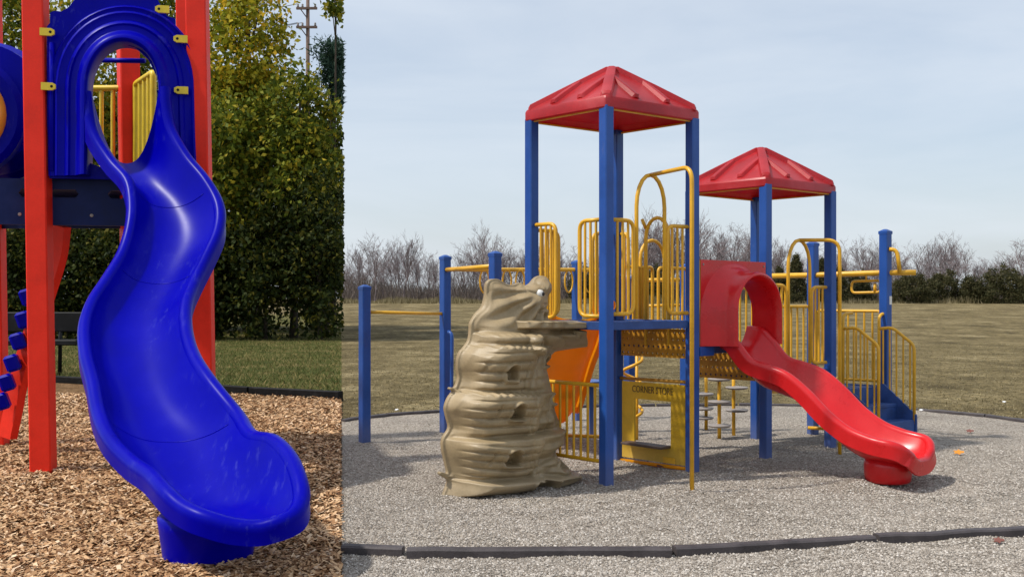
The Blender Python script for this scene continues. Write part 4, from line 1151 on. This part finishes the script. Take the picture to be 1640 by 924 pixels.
def limb_mesh(base, top, r0, targets, m=None):
    m = m or MB(); base, top = V(base), V(top); ax = top - base; pts = []
    for i in range(8):
        t = i / 7; pts.append(base + ax * t + V((mnoise.noise(V((t * 2, base.x, 1))), mnoise.noise(V((t * 2, base.x, 5))), 0)) * .25 * t)
    m.tube(pts, [r0 * (1.35 if i == 0 else 1 - .75 * i / 7) for i in range(8)], 8)
    for q in targets:
        q = V(q); k = min(6, max(2, int((q.z - base.z - .6) / max(.1, ax.z) * 7))); s = pts[k]
        mid = s.lerp(q, .5) + V((0, 0, .25)); m.tube([s, mid, q], [r0 * .32, r0 * .2, r0 * .06], 5)
    return m
def tree(name, px, pyb, Y, crowns, mat, label, cat='tree', r0=.16, size=.17, per=55, cr=.5, needle=False, mixmat=None):
    """crowns: (px, py, rx_px, ry_px, depth_m, clumps)"""
    g = at(px, pyb, Y); base = V((g.x, Y, field_z(0, Y) + .006))
    base.x = min(base.x, SEAM * Y - .35)
    root = empty(name, base, label, cat, WOOD)
    allP, tg = [], []
    for cpx, cpy, rx, ry, dep, ncl in crowns:
        c = at(cpx, cpy, Y); P, cc = clumpy(tuple(c), (rx * Y / F, dep, ry * Y / F), ncl, per, cr)
        allP.append(P); tg += [tuple(q) for q in cc[RNG.choice(len(cc), min(len(cc), 12), replace=False)]]
    P = np.concatenate(allP)
    keep = (P[:, 0] < SEAM * P[:, 1] + .07) & (P[:, 2] > .03)          # trimmed straight along the edge of the field
    P = P[keep]
    v, f = leaves(P, size, .18 if needle else .62)
    top = V((base.x + (at(crowns[0][0], crowns[0][1], Y).x - base.x) * .8, Y, max(1.5, max(zat(c[1] - c[3] * .55, Y) for c in crowns))))
    if top.x > SEAM * Y - .3: top.x = SEAM * Y - .3
    tg = [q for q in tg if q[0] < SEAM * q[1] - .1]
    limb_mesh(base - V((0, 0, .15)), top, r0, tg).build('trunk', M['wbark'], root, smooth=True)
    np_mesh('crown', v, f, M[mat], root, V(tuple(P.mean(0)))); return root
tree('broadleaf_tree', 405, 540, 47, [(400, 70, 62, 120, 2.3, 150), (385, 190, 62, 90, 2.2, 110)], 'leaf_yellow', 'tall yellow green tree in the wood right of the right red post', size=.27, r0=.2)
tree('broadleaf_tree', 470, 540, 45, [(480, 200, 58, 95, 1.8, 100), (490, 320, 74, 110, 2.2, 170)], 'leaf_green', 'green tree with a few yellow leaves in front of the utility pole', size=.26)
tree('broadleaf_tree', 350, 540, 44.5, [(365, 250, 62, 110, 2.0, 140), (350, 360, 60, 80, 2, 90)], 'leaf_green', 'bushy green tree directly beside the right red post', size=.26)
tree('broadleaf_tree', 265, 540, 48, [(255, 120, 62, 150, 2.2, 120)], 'leaf_green', 'green tree seen above and through the arched slide opening', size=.27)
tree('broadleaf_tree', 130, 540, 49, [(140, 110, 68, 130, 2.4, 100), (160, 300, 70, 110, 2, 90)], 'leaf_yellow', 'thin yellow green tree behind the blue slide panel', size=.27)
tree('broadleaf_tree', 15, 540, 48, [(20, 60, 60, 110, 2.2, 110), (0, 230, 60, 130, 2, 90)], 'leaf_green', 'green tree at the left edge above the crawl tube', size=.27)
tree('broadleaf_tree', 560, 540, 46.8, [(556, 12, 30, 48, 1.0, 40)], 'leaf_green', 'leafy branch tip hanging in the sky right of the utility pole', size=.27, r0=.1, cr=.3)
tree('pine_tree', 522, 540, 50, [(536, 95, 20, 34, .9, 40), (546, 150, 16, 24, .8, 20)], 'needle', 'blue green pine right of the utility pole', size=.42, cr=.32, needle=True, per=90, r0=.12)
hx = [(512, 410, 54, 130, 'dense dark shrub at the right end of the wood'), (425, 430, 52, 112, 'dark ivy covered shrub in the middle of the gap right of the right red post'), (345, 440, 48, 105, 'dark shrub just right of the right red post'),
      (270, 435, 50, 110, 'dark shrub hidden mostly behind the blue slide'), (190, 440, 50, 105, 'dark shrub below the navy deck, beside the slide'), (110, 440, 52, 105, 'dark shrub behind the bench, between post and slide'), (25, 440, 56, 105, 'dark shrub behind the left end of the bench')]
for i, (px, py, rx, ry, l) in enumerate(hx):
    tree('shrub', px, 540, 43 + .4 * (i % 3), [(px, py, rx, ry, 1.5, 170)], 'leaf_dark', l, 'shrub', r0=.09, size=.22, per=60, cr=.42)

for px, py, rx, ry, l in ((505, 340, 50, 190, 'tall dark tree deep in the wood at its right end'), (415, 330, 56, 200, 'tall dark tree deep in the wood behind the yellow green one'), (330, 330, 52, 200, 'tall dark tree deep in the wood behind the right red post'), (60, 340, 60, 190, 'tall dark tree deep in the wood behind the bench'), (180, 340, 60, 190, 'tall dark tree deep in the wood behind the slide')):
    tree('broadleaf_tree', px, 530, 53, [(px, py, rx, ry, 1.6, 230)], 'leaf_dark', l, r0=.14, size=.30, per=60, cr=.6)
# utility pole beyond the trees
up = at(493, 0, 62); upz = field_z(0, 62); pole = empty('utility_pole', (up.x, 62, upz), 'brown wooden utility pole rising behind the leafy wood', 'utility pole')
m = MB(); m.tube([V((up.x, 62, upz - .3)), V((up.x, 62, 20.5))], [.17, .10], 10); m.build('mast', M['pole'], pole, smooth=True)
for py in (15, 45):
    q = at(492, py, 62); m = MB(); m.box(q + V((0, -.14, 0)), .62, .06, .07, bev=.01); m.tube([q + V((-.4, -.14, 0)), q + V((0, -.05, -.55))], .03, 6); arm = m.build('crossarm', M['pole'], pole)
    for dx in (-.52, -.25, .5):
        m = MB(); m.lathe([(.05, 0), (.075, .05), (.05, .1), (.07, .15), (.03, .2)], q + V((dx, -.14, .07)), UP, 10); m.build('insulator', M['greydisc'], arm, smooth=True)
for i, (py, dx, l) in enumerate(((15, -.52, 'upper thin black power line running left from the utility pole'), (45, -.52, 'lower thin black power line running left from the utility pole'), (45, -.25, 'inner thin black power line running left from the lower crossarm'))):
    a = at(492, py, 62) + V((dx, -.14, .27)); b = a + V((-30, 8, 1.0))
    pts = [a.lerp(b, k / 16) - UP * (1.2 * 4 * (k / 16) * (1 - k / 16)) for k in range(17)]
    m = MB(); m.tube(pts, .018, 5); o = m.build('power_line', M['wire'], None, smooth=True); tag(o, l, 'power line', 'power lines at the utility pole')

# ------------------------------------------------------------------ the bare treeline across the field
def bare_proto(seed, h, spread, nmain, upright):
    rnd = random.Random(seed); segs = []
    def grow(p, d, L, r, lev):
        pts = [p]; n = 3 if lev < 3 else 2
        for i in range(n):
            d = (d + V((rnd.gauss(0, .14), rnd.gauss(0, .14), .10 * upright))).normalized()
            p = p + d * (L / n); pts.append(p)
        segs.append((pts, r, r * .55, lev))
        if lev >= 4: return
        kids = (0, 4, 4, 3)[lev] if lev else nmain
        for k in range(kids):
            t = rnd.uniform(.25 if lev else .18, 1.0); i = min(int(t * n), n - 1); q = pts[i].lerp(pts[i + 1], t * n - i)
            ax = V((rnd.gauss(0, 1), rnd.gauss(0, 1), rnd.gauss(0, .3))).normalized()
            nd_ = (d * upright * .9 + ax * spread).normalized()
            if nd_.z < -.1: nd_.z *= -.5
            grow(q, nd_.normalized(), L * rnd.uniform(.42, .62) * (1.15 - .35 * t if lev == 0 else 1), max(.0095, r * rnd.uniform(.34, .5)), lev + 1)
    grow(V((0, 0, -.2)), V((rnd.gauss(0, .04), rnd.gauss(0, .04), 1)), h * .72, .017 * h * .72, 0)
    tr, br = MB(), MB()
    for pts, r0, r1, lev in segs:
        m = tr if lev == 0 else br
        m.tube(pts, [r0 + (r1 - r0) * i / (len(pts) - 1) for i in range(len(pts))], 6 if lev == 0 else 3, False)
    return tr, br
PR = []
for sd_, h, sp_, nm, upr in ((1, 6.6, .75, 12, 1.0), (2, 7.2, .55, 13, 1.3), (3, 5.8, .9, 12, .8), (4, 7.6, .6, 12, 1.2), (5, 6.2, .8, 13, .9), (6, 7.0, .7, 11, 1.0)):
    tr, br = bare_proto(sd_, h, sp_, nm, upr)
    r = empty('bare_tree', (0, 0, 0), '', 'tree')
    t_ = tr.build('trunk', M['bark'], r, smooth=True); b_ = br.build('branches', M['bark'], r)
    PR.append((r, t_, b_, h))
used = set()
def bare(i, loc, s, rz, label, group='bare trees of the far treeline'):
    r, t_, b_, h = PR[i]
    if i in used:
        r2 = r.copy(); COL.objects.link(r2)
        for c in (t_, b_): c2 = c.copy(); COL.objects.link(c2); c2.parent = r2
    else: r2 = r; used.add(i)
    r2.location = loc; r2.scale = (s, s, s); r2.rotation_euler = (0, 0, rz); tag(r2, label, 'tree', group); return r2
# (px, height in px above y=480, depth, prototype)
LAND = [(547, 'the wood chip edge'), (584, 'the lowest blue post'), (713, 'the second blue post from the left'), (793, 'the blue post above the dragon frill'), (852, 'the left post of the taller tower'), (972, 'the front post of the taller tower'), (1110, 'the right post of the taller tower'),
        (1226, 'the front post of the lower tower'), (1328, 'the right post of the lower tower'), (1418, 'the blue post by the stairs'), (1640, 'the right edge')]
rows = []
r_ = random.Random(11)
tops = [(547, 405), (600, 392), (640, 385), (690, 405), (735, 412), (775, 372), (800, 378), (840, 400), (900, 385), (960, 400), (1030, 352), (1060, 360), (1120, 345), (1160, 370), (1190, 360), (1240, 380), (1300, 395), (1345, 392), (1390, 380), (1420, 400), (1460, 390), (1520, 374), (1560, 412), (1600, 415), (1640, 368)]
tx = [a for a, b in tops]; ty = [b for a, b in tops]
px = 553
while px < 1645:
    top = np.interp(px, tx, ty)
    rows.append((px + r_.uniform(-3, 3), (484 - top) * r_.uniform(.70, 1.0), r_.uniform(118, 126))); px += r_.uniform(9, 14)
px = 556
while px < 1645:
    top = np.interp(px, tx, ty)
    rows.append((px + r_.uniform(-5, 5), (484 - top) * r_.uniform(.62, .85), r_.uniform(132, 146))); px += r_.uniform(22, 34)
for px, top in ((600, 388), (645, 383), (778, 370), (1030, 350), (1064, 358), (1122, 343), (1185, 356), (1386, 378), (1522, 370), (1648, 362)):
    rows.append((px, 484 - top, r_.uniform(112, 117)))
info = []
for px, hp, Y in rows:
    x = (px - CX) * Y / F
    if x < SEAM * Y + .5: x = SEAM * Y + .6
    info.append([px, hp, Y, x])
info.sort()
def ordinal(n): return ['first', 'second', 'third', 'fourth', 'fifth', 'sixth', 'seventh', 'eighth', 'ninth', 'tenth', 'eleventh', 'twelfth', 'thirteenth', 'fourteenth', 'fifteenth', 'sixteenth', 'seventeenth', 'eighteenth', 'nineteenth', 'twentieth'][min(n, 19)]
cnt_ = {}; lastk = -1
for px, hp, Y, x in info:
    k = max(i for i in range(len(LAND)) if LAND[i][0] <= max(px, 548)); n = cnt_.get(k, 0); cnt_[k] = n + 1
    tall = 'tall' if hp > 100 else ('low' if hp < 65 else 'mid-height')
    far = 'rear-row' if Y > 130 else 'front-row'
    i = r_.randrange(6); s = hp * Y / F / PR[i][3] * (1.0)
    a, b = LAND[k][1], LAND[min(k + 1, len(LAND) - 1)][1]
    if k >= 9: b = 'the right edge'
    lab = f'{tall} bare tree, {ordinal(n)} right of {a}'
    bare(i, V((x, Y, field_z(x, Y))), s, r_.uniform(0, 6.28), lab)

# brush under the bare trees: twigs nobody could count
n = 26000; Yv = RNG.uniform(116, 132, n); pxv = RNG.uniform(549, 1660, n); X = (pxv - CX) * Yv / F; X = np.maximum(X, SEAM * Yv + .2)
hN = np.array([max(0, .55 + .9 * mnoise.noise(V((a * .16, 3.3, b * .05)))) for a, b in zip(X, Yv)])
hh = RNG.uniform(.5, 2.6, n) * (.45 + hN); zb = np.array([field_z(a, b) for a, b in zip(X, Yv)])
lean = RNG.normal(size=(n, 2)) * .32 * hh[:, None]; wv = RNG.uniform(.012, .03, n)
A = np.stack([X - wv, Yv, zb], 1); B = np.stack([X + wv, Yv, zb], 1); C_ = np.stack([X + lean[:, 0] + wv * .3, Yv + lean[:, 1], zb + hh], 1); D_ = np.stack([X + lean[:, 0] - wv * .3, Yv + lean[:, 1], zb + hh], 1)
o = np_mesh('brush', np.stack([A, B, C_, D_], 1).reshape(-1, 3), np.arange(n * 4).reshape(n, 4), M['twig'], None, V((15, 124, 1))); tag(o, 'grey brown brush growing under the bare treeline', 'brush', kind='stuff')
n = 14000; Yv = RNG.uniform(108, 116, n); pxv = RNG.uniform(549, 1660, n); X = np.maximum((pxv - CX) * Yv / F, SEAM * Yv + .2)
hh = RNG.uniform(.15, .75, n) * np.array([max(.2, .8 + 1.0 * mnoise.noise(V((a * .3, 1.3, 4)))) for a in X]); zb = np.array([field_z(a, b) for a, b in zip(X, Yv)]); lean = RNG.normal(size=(n, 2)) * .25 * hh[:, None]; wv = RNG.uniform(.02, .05, n)
A = np.stack([X - wv, Yv, zb], 1); B = np.stack([X + wv, Yv, zb], 1); C_ = np.stack([X + lean[:, 0], Yv + lean[:, 1], zb + hh], 1)
o = np_mesh('tall_grass', np.stack([A, B, C_], 1).reshape(-1, 3), np.arange(n * 3).reshape(n, 3), M['strawblade'], None, V((15, 112, 1))); tag(o, 'tall dry straw grass along the foot of the treeline', 'grass', kind='stuff')

def evergreen(px, top, half, Y, label, shape, group='evergreens in the far treeline'):
    x = (px - CX) * Y / F; zb = field_z(x, Y); h = (481 - top) * Y / F; w_ = half * Y / F
    root = empty('evergreen_tree' if shape == 'cone' else 'evergreen_bush', (x, Y, zb), label, 'tree' if shape == 'cone' else 'bush', group)
    n = int(520 * max(1, w_ * h / 6)); t = RNG.random(n) ** (1.25 if shape == 'cone' else .9)
    prof = (1 - t) ** .75 if shape == 'cone' else np.sqrt(np.clip(1 - (t * 1.02 - .25) ** 2 / .6, 0.02, 1))
    an = RNG.random(n) * 2 * PI; nzz = np.array([mnoise.noise(V((math.cos(a) * 1.6 + px, math.sin(a) * 1.6, b * 3))) for a, b in zip(an, t)])
    rr = w_ * prof * (.45 + .55 * RNG.random(n) ** .5) * (1 + .6 * nzz)
    if shape != 'cone': t = t * (.85 + .55 * nzz)
    cc = np.stack([x + rr * np.cos(an), Y + rr * np.sin(an), zb + .1 + h * t * .96], 1)
    P = (cc[:, None, :] + RNG.normal(size=(n, 14, 3)) * .13).reshape(-1, 3)
    v, f = leaves(P, .26, .35)
    m = MB(); m.tube([V((x, Y, zb - .1)), V((x, Y, zb + h * .5)), V((x, Y, zb + h * .92))], [.12, .08, .02], 6); m.build('trunk', M['wbark'], root, smooth=True)
    np_mesh('crown', v, f, M['conifer'], root, V((x, Y, zb + h / 2)))
for q in ((1275, 404, 22, 110, 'tallest dark conifer, framed by the arch of the lower tower', 'cone'), (1248, 425, 18, 111, 'dark conifer just right of the front post of the lower tower', 'cone'), (1316, 412, 17, 112, 'dark conifer behind the right post of the lower tower', 'cone'), (1344, 424, 20, 111, 'dark conifer just right of the right post of the lower tower', 'cone'),
          (1376, 436, 20, 113, 'low dark evergreen behind the trapeze handle', 'bush'), (932, 424, 22, 112, 'dark evergreen between the rails left of the front tower post', 'bush'), (1050, 424, 16, 113, 'dark evergreen seen through the arch of the taller tower', 'bush'), (1462, 432, 32, 110, 'olive evergreen bush just right of the stair post', 'bush'), (1510, 430, 30, 112, 'olive evergreen bush under the tall bare tree on the right', 'bush'),
          (1556, 440, 20, 110, 'small olive bush between the two larger ones on the right', 'bush'), (1608, 424, 42, 109, 'broad dark evergreen bush at the right edge of the treeline', 'bush'), (1655, 432, 26, 110, 'dark evergreen cut by the right edge of the picture', 'bush')):
    evergreen(*q)
